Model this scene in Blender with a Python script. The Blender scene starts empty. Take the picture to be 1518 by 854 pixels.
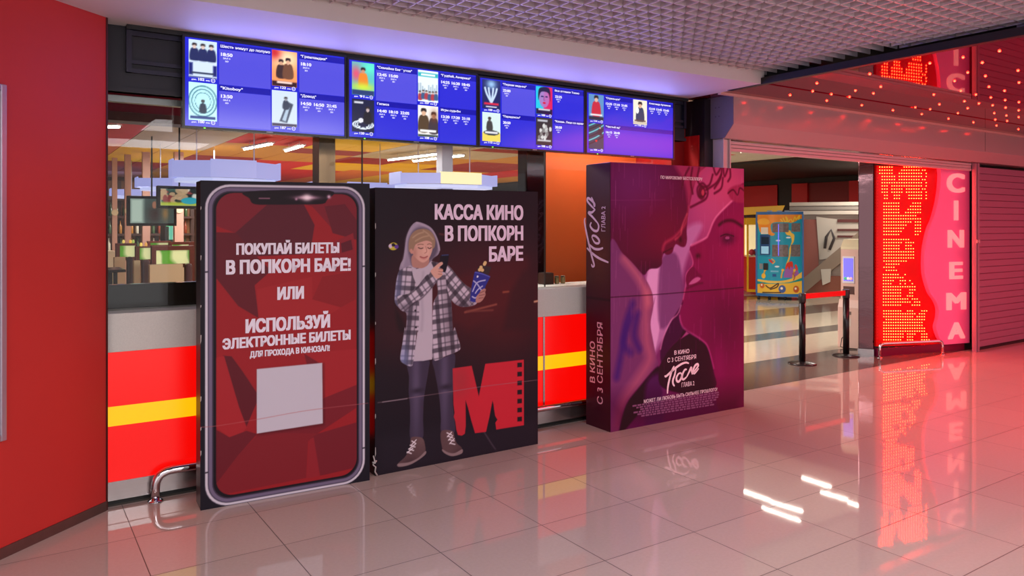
import bpy, math, random
import numpy as np
random.seed(7); rng = np.random.default_rng(7)
S = bpy.context.scene
COL = S.collection
PI = math.pi

# ------------------------------------------------------------------ camera, world, lamps, exposure
F, CX, HZ, TH, EYE = 1119.0, 759.0, 335.0, math.radians(33.676), 1.573
CR = np.array([math.cos(TH), -math.sin(TH), 0.0]); CF = np.array([math.sin(TH), math.cos(TH), 0.0]); UP = np.array([0, 0, 1.0])
cam = bpy.data.cameras.new('camera'); camo = bpy.data.objects.new('camera', cam); COL.objects.link(camo)
camo.location = (0, 0, EYE); camo.rotation_euler = (PI / 2, 0, -TH)
cam.sensor_fit = 'HORIZONTAL'; cam.sensor_width = 36; cam.lens = F / 1518 * 36
cam.shift_y = -(427 - HZ) / 1518
cam.clip_start = .05; cam.clip_end = 200
S.camera = camo
S.view_settings.view_transform = 'Standard'; S.view_settings.look = 'None'
S.view_settings.exposure = 0.0; S.view_settings.gamma = 1.0; S.view_settings.use_curve_mapping = False
S.cycles.use_denoising = True; S.cycles.max_bounces = 8; S.cycles.diffuse_bounces = 3; S.cycles.glossy_bounces = 5
S.cycles.transparent_max_bounces = 12; S.cycles.sample_clamp_indirect = 6.0
S.cycles.caustics_reflective = False; S.cycles.caustics_refractive = False
wd = bpy.data.worlds.new('hall_air'); S.world = wd; wd.use_nodes = True
wd.node_tree.nodes['Background'].inputs[0].default_value = (1.0, .93, .95, 1)
wd.node_tree.nodes['Background'].inputs[1].default_value = 1.25

def area(name, loc, size, power, color=(1, 1, 1), rot=(0, 0, 0), spread=180):
    l = bpy.data.lights.new(name, 'AREA'); l.shape = 'RECTANGLE'; l.size, l.size_y = size
    l.energy = power; l.color = color; l.spread = math.radians(spread)
    o = bpy.data.objects.new(name, l); COL.objects.link(o); o.location = loc; o.rotation_euler = rot
    return o
# the mall's ceiling lamps, over and behind the photographer (not in view)
area('mall_lamp', (-.6, .4, 2.80), (2.4, 1.2), 95, (1, .95, .93))
area('mall_lamp', (2.6, -.2, 2.80), (2.4, 1.2), 95, (1, .92, .92))
area('mall_lamp', (1.0, -2.6, 2.80), (3.0, 1.2), 130, (1, .95, .94))
# unseen red area lights added under the stretch ceiling to redden the floor
area('added_red_fill', (7.6, 1.7, 2.70), (3.6, 2.2), 165, (1, .07, .10))
area('added_red_fill', (11.4, 1.7, 2.70), (2.6, 2.2), 130, (1, .07, .12))
# unseen area lights filling the bar hall behind the glass
for x, y, p in ((3.6, 6.4, 200), (6.2, 7.2, 110), (3.6, 13.5, 190), (8.4, 13.5, 190), (4.5, 17.5, 260), (11.5, 17.5, 200)):
    area('hall_fill', (x, y, 2.84), (2.2, .8), p, (1, .95, .87))
area('hall_fill', (15.4, 9.0, 2.80), (1.2, .8), 70, (1, .9, .8))
area('hall_fill', (11.2, 6.05, 2.80), (1.0, .6), 150, (1, .94, .88))  # added out of sight behind the sign to light the vending machine front
area('booth_fill', (4.5, 5.30, 2.92), (.6, .25), 40, (1, .9, .8))  # unseen light added to brighten the orange booth wall

# ------------------------------------------------------------------ helpers
def lin(c):
    a = np.asarray(c, float) / 255.0
    return np.where(a <= .04045, a / 12.92, ((a + .055) / 1.055) ** 2.4)
def ray(px, py): return CF + (px - CX) / F * CR + (HZ - py) / F * UP
def onz(px, py, z=0.0):
    d = ray(px, py); return np.array([0, 0, EYE]) + (z - EYE) / d[2] * d
def ony(px, py, y):
    d = ray(px, py); return np.array([0, 0, EYE]) + y / d[1] * d
def onx(px, py, x):
    d = ray(px, py); return np.array([0, 0, EYE]) + x / d[0] * d
def ond(px, py, dep): return np.array([0, 0, EYE]) + dep * ray(px, py)
def online(px, py, a, b):
    d = ray(px, py); n = np.array([-(b[1] - a[1]), b[0] - a[0]]); t = (n @ np.array(a[:2])) / (n @ d[:2])
    return np.array([0, 0, EYE]) + t * d

MATS = {}
def mat(name, rgb=(128, 128, 128), rough=.5, metal=0.0, emit=None, strength=0.0, noise=0.0, nscale=8.0, bump=0.0, spec=.5, coat=0.0, aniso=None, brushed=None):
    if name in MATS: return MATS[name]
    m = bpy.data.materials.new(name); m.use_nodes = True; nt = m.node_tree; b = nt.nodes['Principled BSDF']
    c = lin(rgb)
    b.inputs['Base Color'].default_value = (*c, 1); b.inputs['Roughness'].default_value = rough; b.inputs['Metallic'].default_value = metal
    b.inputs['Specular IOR Level'].default_value = spec; b.inputs['Coat Weight'].default_value = coat; b.inputs['Coat Roughness'].default_value = .05
    if emit is not None:
        b.inputs['Emission Color'].default_value = (*lin(emit), 1); b.inputs['Emission Strength'].default_value = strength
    if noise or bump:
        tc = nt.nodes.new('ShaderNodeTexCoord'); mp = nt.nodes.new('ShaderNodeMapping'); n = nt.nodes.new('ShaderNodeTexNoise')
        nt.links.new(tc.outputs['Object'], mp.inputs[0]); nt.links.new(mp.outputs[0], n.inputs[0])
        if brushed: mp.inputs['Scale'].default_value = brushed
        n.inputs['Scale'].default_value = nscale; n.inputs['Detail'].default_value = 4
        if noise:
            r = nt.nodes.new('ShaderNodeMix'); r.data_type = 'RGBA'
            r.inputs[6].default_value = (*(c * (1 - noise)), 1); r.inputs[7].default_value = (*np.minimum(c * (1 + noise), 1), 1)
            nt.links.new(n.outputs['Fac'], r.inputs[0]); nt.links.new(r.outputs[2], b.inputs['Base Color'])
        if bump:
            bp = nt.nodes.new('ShaderNodeBump'); bp.inputs['Strength'].default_value = bump; bp.inputs['Distance'].default_value = .01
            nt.links.new(n.outputs['Fac'], bp.inputs['Height']); nt.links.new(bp.outputs[0], b.inputs['Normal'])
    MATS[name] = m; return m
def art_mat(name, rough=.45, emit=0.0, spec=.4):
    if name in MATS: return MATS[name]
    m = bpy.data.materials.new(name); m.use_nodes = True; nt = m.node_tree; b = nt.nodes['Principled BSDF']
    a = nt.nodes.new('ShaderNodeAttribute'); a.attribute_name = 'print'
    b.inputs['Roughness'].default_value = rough; b.inputs['Specular IOR Level'].default_value = spec
    if emit:
        b.inputs['Base Color'].default_value = (.01, .01, .01, 1)
        nt.links.new(a.outputs['Color'], b.inputs['Emission Color']); b.inputs['Emission Strength'].default_value = emit
    else: nt.links.new(a.outputs['Color'], b.inputs['Base Color'])
    MATS[name] = m; return m
def glass_mat(name, tint=(235, 240, 240), refl=1.0):
    if name in MATS: return MATS[name]
    m = bpy.data.materials.new(name); m.use_nodes = True; nt = m.node_tree; nt.nodes.clear()
    o = nt.nodes.new('ShaderNodeOutputMaterial'); mx = nt.nodes.new('ShaderNodeMixShader'); t = nt.nodes.new('ShaderNodeBsdfTransparent')
    g = nt.nodes.new('ShaderNodeBsdfGlossy'); fr = nt.nodes.new('ShaderNodeFresnel'); fr.inputs[0].default_value = 1.35
    mu = nt.nodes.new('ShaderNodeMath'); mu.operation = 'MULTIPLY'; mu.inputs[1].default_value = refl
    t.inputs[0].default_value = (*lin(tint), 1); g.inputs['Roughness'].default_value = .01
    nt.links.new(fr.outputs[0], mu.inputs[0]); nt.links.new(mu.outputs[0], mx.inputs[0])
    nt.links.new(t.outputs[0], mx.inputs[1]); nt.links.new(g.outputs[0], mx.inputs[2]); nt.links.new(mx.outputs[0], o.inputs[0])
    MATS[name] = m; return m

WL = {}
def wloc(o): return WL.get(o.name, np.zeros(3)) if o is not None else np.zeros(3)
def tag(o, label=None, cat=None, group=None, kind=None):
    if label: o['label'] = label
    if cat: o['category'] = cat
    if group: o['group'] = group
    if kind: o['kind'] = kind
    return o
def thing(name, label, cat, loc, group=None):
    o = bpy.data.objects.new(name, None); COL.objects.link(o); o.location = tuple(loc); o.empty_display_size = .1
    WL[o.name] = np.array(loc, float)
    return tag(o, label, cat, group)

class MB:
    def __init__(s): s.v, s.f, s.sm, s.mi = [], [], [], []
    def add(s, vs, fs, smooth=False, mi=0):
        k = len(s.v); s.v += [tuple(map(float, p)) for p in vs]
        for f in fs: s.f.append([i + k for i in f]); s.sm.append(smooth); s.mi.append(mi)
        return s
    def box(s, x0, x1, y0, y1, z0, z1, xf=None, mi=0):
        vs = [(x, y, z) for z in (z0, z1) for y in (y0, y1) for x in (x0, x1)]
        if xf: vs = [xf(*p) for p in vs]
        return s.add(vs, [(0, 2, 3, 1), (4, 5, 7, 6), (0, 1, 5, 4), (2, 6, 7, 3), (0, 4, 6, 2), (1, 3, 7, 5)], mi=mi)
    def quad(s, a, b, c, d, mi=0): return s.add([a, b, c, d], [(0, 1, 2, 3)], mi=mi)
    def prism(s, poly, fn, a, b, mi=0):              # poly: list of 2d points; fn(u, v, t) -> xyz, t from a to b
        n = len(poly); vs = [fn(u, v, a) for u, v in poly] + [fn(u, v, b) for u, v in poly]
        fs = [tuple(range(n))[::-1], tuple(range(n, 2 * n))] + [(i, (i + 1) % n, n + (i + 1) % n, n + i) for i in range(n)]
        return s.add(vs, fs, mi=mi)
    def lathe(s, prof, c, n=28, mi=0, smooth=True, xf=None):   # prof: (r, z) pairs about the vertical through c
        vs = []; fs = []
        for r, z in prof:
            for i in range(n):
                a = 2 * PI * i / n; p = (c[0] + r * math.cos(a), c[1] + r * math.sin(a), c[2] + z); vs.append(xf(*p) if xf else p)
        for j in range(len(prof) - 1):
            for i in range(n): fs.append((j * n + i, j * n + (i + 1) % n, (j + 1) * n + (i + 1) % n, (j + 1) * n + i))
        s.add(vs, fs, smooth, mi)
        k = len(s.v) - len(vs)
        s.f.append([k + i for i in range(n)][::-1]); s.sm.append(False); s.mi.append(mi)
        s.f.append([k + (len(prof) - 1) * n + i for i in range(n)]); s.sm.append(False); s.mi.append(mi)
        return s
    def tube(s, path, r, n=12, mi=0):
        P = [np.array(p, float) for p in path]; vs = []; fs = []
        prev = None
        for i, p in enumerate(P):
            t = (P[min(i + 1, len(P) - 1)] - P[max(i - 1, 0)]); t /= np.linalg.norm(t)
            if prev is None:
                a = np.array([0, 0, 1.0]) if abs(t[2]) < .9 else np.array([0, 1.0, 0])
            else: a = prev
            u = a - t * (a @ t); u /= np.linalg.norm(u); w = np.cross(t, u); prev = u
            for k in range(n):
                an = 2 * PI * k / n; vs.append(p + r * (math.cos(an) * u + math.sin(an) * w))
        for j in range(len(P) - 1):
            for k in range(n): fs.append((j * n + k, j * n + (k + 1) % n, (j + 1) * n + (k + 1) % n, (j + 1) * n + k))
        fs.append(tuple(range(n))[::-1]); fs.append(tuple((len(P) - 1) * n + k for k in range(n)))
        return s.add(vs, fs, True, mi)
    def build(s, name, mats, parent=None, label=None, bevel=0.0, cat=None, group=None, kind=None):
        if not isinstance(mats, (list, tuple)): mats = [mats]
        V = np.array(s.v); o0 = wloc(parent)
        loc = np.zeros(3)
        if parent is None and kind is None:
            loc = np.array([(V[:, 0].min() + V[:, 0].max()) / 2, (V[:, 1].min() + V[:, 1].max()) / 2, V[:, 2].min()])
        me = bpy.data.meshes.new(name); me.from_pydata([tuple(p) for p in V - o0 - loc], [], s.f)
        me.polygons.foreach_set('use_smooth', s.sm); me.polygons.foreach_set('material_index', s.mi)
        for m in mats: me.materials.append(m)
        me.update()
        o = bpy.data.objects.new(name, me); COL.objects.link(o); o.location = tuple(loc)
        WL[o.name] = o0 + loc
        if parent is not None: o.parent = parent
        if bevel:
            b = o.modifiers.new('edge', 'BEVEL'); b.width = bevel; b.segments = 2; b.limit_method = 'ANGLE'
        return tag(o, label, cat, group, kind)
def structure(mb, name, m, bevel=0): return mb.build(name, m, None, bevel=bevel, kind='structure')

class Frame:                                          # a flat place: origin, direction along it, outward normal
    def __init__(s, o, ex, n, ez=(0, 0, 1)):
        s.o = np.array(o, float); s.ex = np.array(ex, float) / np.linalg.norm(ex); s.ez = np.array(ez, float); s.n = np.array(n, float)
    def __call__(s, x, z, d=0.0): return s.o + x * s.ex + z * s.ez + d * s.n
    def loc(s, p): q = np.asarray(p) - s.o; return float(q @ s.ex), float(q @ s.ez)

TXT = {}
def glyphs(t, off):
    if (t, off) in TXT: return TXT[(t, off)]
    c = bpy.data.curves.new('type', 'FONT'); c.body = t; c.size = 1; c.offset = off; c.resolution_u = 4; c.fill_mode = 'FRONT'
    o = bpy.data.objects.new('type', c); COL.objects.link(o); bpy.context.view_layer.update()
    m = bpy.data.meshes.new_from_object(o.evaluated_get(bpy.context.evaluated_depsgraph_get()))
    V = np.array([v.co[:2] for v in m.vertices]); P = [tuple(p.vertices) for p in m.polygons]
    bpy.data.objects.remove(o); bpy.data.curves.remove(c); bpy.data.meshes.remove(m)
    TXT[(t, off)] = (V, P); return V, P
def text(mb, t, fr, x0, x1, z0, z1, d=.003, off=.035, z0r=None, rot=False, mi=0, thick=0.0):
    """letters filling x0..x1, baseline z0 to cap height z1 on frame fr; rot: reads upward (x0..x1 then runs along z); off: extra stroke weight"""
    V, P = glyphs(t, 0.0)
    a, b = V[:, 0].min() - off, V[:, 0].max() + off; lo, cap = -off * .5, (.729 if any(ord(ch) > 1000 for ch in t) else .686) + off * .5
    for k, (du, dw) in enumerate(((0, 0), (-1, -.5), (1, -.5), (-1, .5), (1, .5)) if off else ((0, 0),)):
        u = (V[:, 0] + du * off - a) / (b - a); w = (V[:, 1] + dw * off - lo) / (cap - lo); dd = d + k * .00012
        if rot: pts = [fr(z0 + (1 - w[i]) * (z1 - z0), x0 + u[i] * (x1 - x0), dd) for i in range(len(V))]
        else: pts = [fr(x0 + u[i] * (x1 - x0), z0 + w[i] * (z1 - z0), dd) for i in range(len(V))]
        mb.add(pts, P, mi=mi)
    return mb
def ribbon(mb, pts, width, fr, d=.003, mi=0):
    P = np.array(spline(pts, 5, False)) if len(pts) > 2 else np.array(pts, float)
    L = []; n = len(P)
    for i in range(n):
        t = P[min(i + 1, n - 1)] - P[max(i - 1, 0)]; t /= (np.linalg.norm(t) + 1e-9); q = np.array([-t[1], t[0]])
        w = width * (.35 + .65 * math.sin(PI * min(1, max(0, (i + .8) / (n + .6)))) ** .5) / 2
        L += [P[i] + q * w, P[i] - q * w]
    mb.add([fr(p[0], p[1], d) for p in L], [(2 * i, 2 * i + 1, 2 * i + 3, 2 * i + 2) for i in range(n - 1)], mi=mi)
def spline(pts, k=5, closed=True):
    P = np.array(pts, float); n = len(P); out = []
    for i in range(n if closed else n - 1):
        g = (lambda j: P[j % n]) if closed else (lambda j: P[min(max(j, 0), n - 1)])
        p0, p1, p2, p3 = g(i - 1), g(i), g(i + 1), g(i + 2)
        for j in range(k):
            t = j / k
            out.append(.5 * ((2 * p1) + (-p0 + p2) * t + (2 * p0 - 5 * p1 + 4 * p2 - p3) * t * t + (-p0 + 3 * p1 - 3 * p2 + p3) * t ** 3))
    if not closed: out.append(P[-1])
    return np.array(out)

class Print:                                          # a printed sheet: colours laid shape by shape on a fine mesh
    def __init__(s, w, h, nx, ny, base):
        s.w, s.h, s.nx, s.ny = w, h, nx, ny
        s.x = np.linspace(0, w, nx)[None, :].repeat(ny, 0); s.z = np.linspace(0, h, ny)[:, None].repeat(nx, 1)
        s.c = np.zeros((ny, nx, 3)); s.c[:] = base
        s.px = w / nx
    def mask(s, pts, soft=None, smooth=True):
        soft = soft or s.px * 1.2
        P = spline(pts, 5) if smooth else np.array(pts, float)
        M = np.zeros((s.ny, s.nx))
        i0 = max(0, int((P[:, 0].min() - soft) / s.w * (s.nx - 1))); i1 = min(s.nx, int((P[:, 0].max() + soft) / s.w * (s.nx - 1)) + 2)
        j0 = max(0, int((P[:, 1].min() - soft) / s.h * (s.ny - 1))); j1 = min(s.ny, int((P[:, 1].max() + soft) / s.h * (s.ny - 1)) + 2)
        if i1 <= i0 or j1 <= j0: return M
        X = s.x[j0:j1, i0:i1]; Z = s.z[j0:j1, i0:i1]
        inside = np.zeros(X.shape, bool); D = np.full(X.shape, 1e9)
        for k in range(len(P)):
            a, b = P[k], P[(k + 1) % len(P)]
            if a[1] != b[1]:
                c = ((a[1] > Z) != (b[1] > Z)) & (X < (b[0] - a[0]) * (Z - a[1]) / (b[1] - a[1]) + a[0]); inside ^= c
            e = b - a; L = e @ e + 1e-12
            t = np.clip(((X - a[0]) * e[0] + (Z - a[1]) * e[1]) / L, 0, 1)
            D = np.minimum(D, (X - a[0] - t * e[0]) ** 2 + (Z - a[1] - t * e[1]) ** 2)
        D = np.sqrt(D); M[j0:j1, i0:i1] = np.clip(.5 + np.where(inside, D, -D) / soft, 0, 1)
        return M
    def lay(s, M, col, alpha=1.0):
        col = np.asarray(col, float); s.c += (M * alpha)[..., None] * (col - s.c)
    def fill(s, pts, col, soft=None, alpha=1.0, smooth=True):
        M = s.mask(pts, soft, smooth); s.lay(M, col, alpha); return M
    def rect(s, x0, x1, z0, z1, col, soft=None, alpha=1.0): return s.fill([(x0, z0), (x1, z0), (x1, z1), (x0, z1)], col, soft, alpha, False)
    def blob(s, x, z, rx, rz, col, alpha=1.0, hard=1.0, clip=None):
        q = ((s.x - x) / rx) ** 2 + ((s.z - z) / rz) ** 2; M = np.exp(-q * 1.2) if hard == 1.0 else np.clip((1 - q) * hard, 0, 1)
        if clip is not None: M = M * clip
        s.lay(M, col, alpha)
    def stroke(s, pts, width, col, alpha=1.0, clip=None, soft=None):
        P = spline(pts, 5, False) if len(pts) > 2 else np.array(pts, float); D = np.full(s.x.shape, 1e9)
        for k in range(len(P) - 1):
            a, b = P[k], P[k + 1]; e = b - a; L = e @ e + 1e-12
            t = np.clip(((s.x - a[0]) * e[0] + (s.z - a[1]) * e[1]) / L, 0, 1)
            D = np.minimum(D, (s.x - a[0] - t * e[0]) ** 2 + (s.z - a[1] - t * e[1]) ** 2)
        so = soft or s.px * 1.2; M = np.clip(.5 + (width / 2 - np.sqrt(D)) / so, 0, 1)
        if clip is not None: M = M * clip
        s.lay(M, col, alpha)
    def build(s, name, fn, m, parent, label=None):
        V = np.array([fn(x, z) for x, z in zip(s.x.ravel(), s.z.ravel())]) - wloc(parent)
        nx, ny = s.nx, s.ny; i = (np.arange(ny - 1)[:, None] * nx + np.arange(nx - 1)[None, :]).ravel()
        Q = np.stack([i, i + 1, i + nx + 1, i + nx], 1)
        me = bpy.data.meshes.new(name); me.vertices.add(len(V)); me.vertices.foreach_set('co', V.astype(np.float32).ravel())
        me.loops.add(Q.size); me.loops.foreach_set('vertex_index', Q.astype(np.int32).ravel())
        me.polygons.add(len(Q)); me.polygons.foreach_set('loop_start', (np.arange(len(Q)) * 4).astype(np.int32))
        me.update(calc_edges=True)
        a = me.color_attributes.new('print', 'FLOAT_COLOR', 'POINT')
        rgba = np.ones((len(V), 4), np.float32); rgba[:, :3] = lin(np.clip(s.c, 0, 255)).reshape(-1, 3)
        a.data.foreach_set('color', rgba.ravel())
        me.materials.append(m); me.validate()
        o = bpy.data.objects.new(name, me); COL.objects.link(o); WL[o.name] = wloc(parent).copy()
        if parent is not None: o.parent = parent
        return tag(o, label)

# ------------------------------------------------------------------ the setting
FRONT = 4.77          # plane of the screens
def tile_floor():
    m = bpy.data.materials.new('polished_tiles'); m.use_nodes = True; nt = m.node_tree; b = nt.nodes['Principled BSDF']
    tc = nt.nodes.new('ShaderNodeTexCoord'); mp = nt.nodes.new('ShaderNodeMapping')
    br = nt.nodes.new('ShaderNodeTexBrick'); br.offset = 0; br.squash = 1
    mp.inputs['Location'].default_value = (-1.128 + 6 - .0015, -3.72 + .506 * 10 - .0015, 0)
    br.inputs['Scale'].default_value = 1; br.inputs['Brick Width'].default_value = .6; br.inputs['Row Height'].default_value = .506
    br.inputs['Mortar Size'].default_value = .0022; br.inputs['Mortar Smooth'].default_value = .1
    br.inputs['Color1'].default_value = (*lin((198, 184, 174)), 1); br.inputs['Color2'].default_value = (*lin((193, 179, 170)), 1)
    br.inputs['Mortar'].default_value = (*lin((84, 76, 74)), 1)
    n = nt.nodes.new('ShaderNodeTexNoise'); n.inputs['Scale'].default_value = 60; n.inputs['Detail'].default_value = 6
    mx = nt.nodes.new('ShaderNodeMix'); mx.data_type = 'RGBA'; mx.blend_type = 'MULTIPLY'; mx.inputs[0].default_value = .12
    nt.links.new(tc.outputs['Object'], mp.inputs[0]); nt.links.new(mp.outputs[0], br.inputs[0]); nt.links.new(tc.outputs['Object'], n.inputs[0])
    nt.links.new(br.outputs['Color'], mx.inputs[6]); nt.links.new(n.outputs['Fac'], mx.inputs[7]); nt.links.new(mx.outputs[2], b.inputs['Base Color'])
    r = nt.nodes.new('ShaderNodeMapRange'); r.inputs[3].default_value = .5; r.inputs[4].default_value = .035
    r.inputs[1].default_value = 1; r.inputs[2].default_value = 0
    nt.links.new(br.outputs['Fac'], r.inputs[0]); nt.links.new(r.outputs[0], b.inputs['Roughness'])
    b.inputs['Specular IOR Level'].default_value = .6
    return m
TILE = tile_floor()
DARKTILE = mat('dark_stone_tile', (98, 90, 84), .13, noise=.12, nscale=30, spec=.5)
LIGHTTILE = mat('pale_stone_tile', (196, 182, 160), .10, noise=.08, nscale=12, spec=.6)
fl = MB()
def strip(y0, y1, mi): fl.quad((-7, y0, 0), (24, y0, 0), (24, y1, 0), (-7, y1, 0), mi)
ys = [(-5, 4.765, 0), (4.765, 5.715, 1), (5.715, 6.73, 2), (6.73, 7.14, 1), (7.14, 8.3, 2), (8.3, 9.16, 1), (9.16, 10.6, 2), (10.6, 11.2, 1), (11.2, 24, 2)]
for a in ys: strip(*a)
structure(fl, 'floor', [TILE, DARKTILE, LIGHTTILE])

# red slanting wall at the left with its dark skirting
RED = mat('red_wall_paint', (190, 42, 38), .55, noise=.06, nscale=3, bump=.04)
wa, wb = np.array([.445, 4.715, 0]), np.array([-.035, 4.30, 0])
wd_ = (wb - wa) / np.linalg.norm(wb - wa); wn = np.array([-wd_[1], wd_[0], 0]); wn = wn if wn @ (-wa) > 0 else -wn
WALLF = Frame(wa, wd_, wn)
def wbox(x0, x1, d0, d1, z0, z1, mb): return mb.box(x0, x1, d0, d1, z0, z1, xf=lambda x, y, z: WALLF(x, z, y))
structure(wbox(0, 4.2, -.05, 0, 0, 2.74, MB()), 'wall_left', RED)
structure(wbox(.0, 4.2, 0, .006, 0, .052, MB()), 'baseboard_left', mat('dark_skirting', (92, 66, 62), .35, .3, noise=.2, nscale=20))
m = MB(); wbox(-.012, 0, -.05, .003, 0, 2.74, m); structure(m, 'trim_1', mat('dark_corner_bead', (70, 22, 20), .5))

# white soffit over the screens, its fascia, the open-cell ceiling and the red stretch ceiling
WHITE = mat('white_plasterboard', (214, 206, 206), .6, noise=.03, nscale=4)
m = MB()
sof = [(-4.2, 4.29), (.766, 4.114), (4.832, 3.985), (5.116, 3.975), (5.116, 5.05), (-4.2, 5.05)]
m.prism(sof, lambda u, v, t: (u, v, t), 2.726, 2.90)
structure(m, 'ceiling_soffit', WHITE)
GRID = mat('pale_metal_slat', (206, 194, 202), .45, .15)
m = MB(); gz0, gz1 = 2.82, 2.868
for i in range(-32, 53): m.box(i * .1 - .005, i * .1 + .005, .6, 4.30 if i < 50 else 2.9, gz0, gz1)
for i in range(53, 60): m.box(i * .1 - .005, i * .1 + .005, .6, 2.2, gz0, gz1)
for j in range(6, 44):
    y = j * .1 + .02
    m.box(-3.2, 5.2 if y > 2.2 else 5.92, y - .005, y + .005, gz0, gz1)
structure(m, 'ceiling_grid', GRID)
structure(MB().box(-5, 16, -4, 5.05, 3.30, 3.34).box(-5, 16, 5.0, 5.05, 2.96, 3.3), 'ceiling', mat('dark_void', (60, 54, 60), .9))
STRETCH = bpy.data.materials.new('glossy_red_stretch_film'); STRETCH.use_nodes = True
_b = STRETCH.node_tree.nodes['Principled BSDF']; _b.inputs['Base Color'].default_value = (*lin((112, 2, 28)), 1); _b.inputs['Roughness'].default_value = .02
_b.inputs['Specular IOR Level'].default_value = .22; _b.inputs['Coat Weight'].default_value = .0; _b.inputs['Coat Roughness'].default_value = .01
STZ = 2.742
m = MB(); m.box(5.13, 15, -4, 4.0, STZ, STZ + .03); m.box(5.13, 15, 4.0, 4.9, STZ - .006, STZ + .03)
structure(m, 'ceiling_stretch', STRETCH)
structure(MB().box(5.075, 5.13, -4, 4.32, 2.722, 2.775), 'trim_2', mat('black_ceiling_profile', (20, 14, 18), .5))
structure(MB().box(5.13, 15, 4.44, 4.47, 2.715, 2.745), 'trim_3', mat('pale_ceiling_profile', (214, 170, 165), .45))

# dark header the screens hang on
BLACK = mat('matt_black_board', (25, 25, 36), .55, noise=.1, nscale=6)
m = MB(); m.box(.30, 5.13, 4.86, 4.92, 2.345, 2.725)
m.box(.30, 5.13, 4.84, 4.92, 2.345, 2.372)
structure(m, 'wall_header', BLACK)
structure(MB().box(.30, 3.7, 4.95, 5.0, 2.30, 2.338), 'trim_4', mat('grey_aluminium', (170, 168, 166), .35, .6))
m = MB(); m.box(5.24, 5.35, 4.72, 5.02, 0, 2.725); structure(m, 'wall_pier', mat('black_pier', (22, 12, 22), .5))

# ------------------------------------------------------------------ the hall behind the glass
def striped_ceiling():
    m = MB(); pal = {'red': (212, 34, 28), 'beige': (190, 168, 136), 'yellow': (250, 184, 24), 'maroon': (158, 40, 34), 'orange': (224, 116, 46), 'white': (226, 218, 204), 'amber': (206, 138, 44), 'mauve': (196, 140, 140)}
    keys = list(pal); mats = [mat('ceiling_slat_' + k, pal[k], .55, noise=.22, nscale=5, brushed=(.35, 7, 1), spec=.12) for k in keys]
    groups = [(-7.55, [(13.7, 'red'), (17, 'orange'), (24, 'maroon')])] * 0
    plan = {0: [(13.7, 'red'), (16.9, 'orange'), (20, 'maroon'), (24, 'mauve')], 1: [(14.1, 'beige'), (17.3, 'yellow'), (20.5, 'maroon'), (24, 'mauve')],
            2: [(12.5, 'red'), (15.0, 'amber'), (17.5, 'maroon'), (24, 'amber')], 3: [(12.7, 'yellow'), (13.6, 'maroon'), (15.4, 'amber'), (18, 'red'), (24, 'maroon')],
            4: [(10.6, 'maroon'), (13.8, 'beige'), (15.2, 'maroon'), (17.5, 'yellow'), (24, 'red')], 5: [(11.5, 'maroon'), (13.0, 'beige'), (14.6, 'amber'), (17, 'yellow'), (24, 'orange')],
            6: [(10.2, 'red'), (11.6, 'beige'), (13.4, 'amber'), (16, 'maroon'), (24, 'yellow')], 7: [(9.4, 'white'), (11.0, 'red'), (13.0, 'amber'), (15, 'orange'), (24, 'red')]}
    x = 1.55 - .65 * 13
    while x < 13.2:
        g = 7 if x > 9.9 else 0 if x < 1.5 else min(6, 1 + int((x - 1.5) / 1.3))
        pl = plan[g] if not (x > 11.2) else [(13, 'white' if x < 12 else 'red'), (24, 'amber')]
        if x < 1.5: pl = plan[(0, 2, 1, 3)[int((1.5 - x) / 1.3) % 4]]
        y = 6.9
        for y1, c in pl:
            if y1 > y: m.box(x + .006, x + .644, y, y1 - .004, 2.90, 2.93, mi=keys.index(c)); y = y1
        x += .65
    return m, mats
m, mm = striped_ceiling(); structure(m, 'ceiling_hall', mm)
structure(MB().box(-7, 18, 4.95, 24, 2.95, 3.0), 'ceiling_slab', mat('pale_slab', (200, 190, 180), .8))
structure(MB().box(12.6, 18, 5.3, 24, 2.84, 2.895), 'ceiling_dark', mat('dark_ceiling', (40, 28, 24), .6))
m = MB(); m.box(-7, 2.3, 7.6, 7.8, 2.60, 2.89)
structure(m, 'ceiling_beam', mat('maroon_gloss', (98, 22, 40), .5, spec=.2))
structure(MB().box(-7, 2.3, 7.58, 7.82, 2.52, 2.60), 'trim_5', mat('dark_beam_edge', (62, 34, 36), .4))
WALLPAL = mat('brown_wall', (84, 52, 34), .6, noise=.25, nscale=3)
structure(MB().box(-7, 18, 23, 23.1, 0, 2.95), 'wall_back', WALLPAL)
structure(MB().box(-7.1, -7, 4.9, 23, 0, 2.95), 'wall_hall_left', WALLPAL)
# orange wall of the ticket booth, dark red return beside the pier
ORANGE = mat('orange_paint', (224, 98, 42), .5, noise=.05, nscale=3)
structure(MB().box(3.95, 5.24, 5.62, 5.70, 0, 2.94), 'wall_booth', ORANGE)
structure(MB().box(5.06, 5.24, 4.955, 5.02, 1.09, 2.94), 'wall_booth_return', mat('dark_red_paint', (150, 10, 14), .5))
structure(MB().box(5.226, 5.24, 4.78, 4.955, 1.09, 2.40), 'trim_7', mat('bright_red_paint', (190, 12, 16), .5))
structure(MB().box(5.24, 5.34, 5.02, 5.70, 0, 2.94), 'wall_hall_side', mat('dark_red_paint'))
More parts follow.
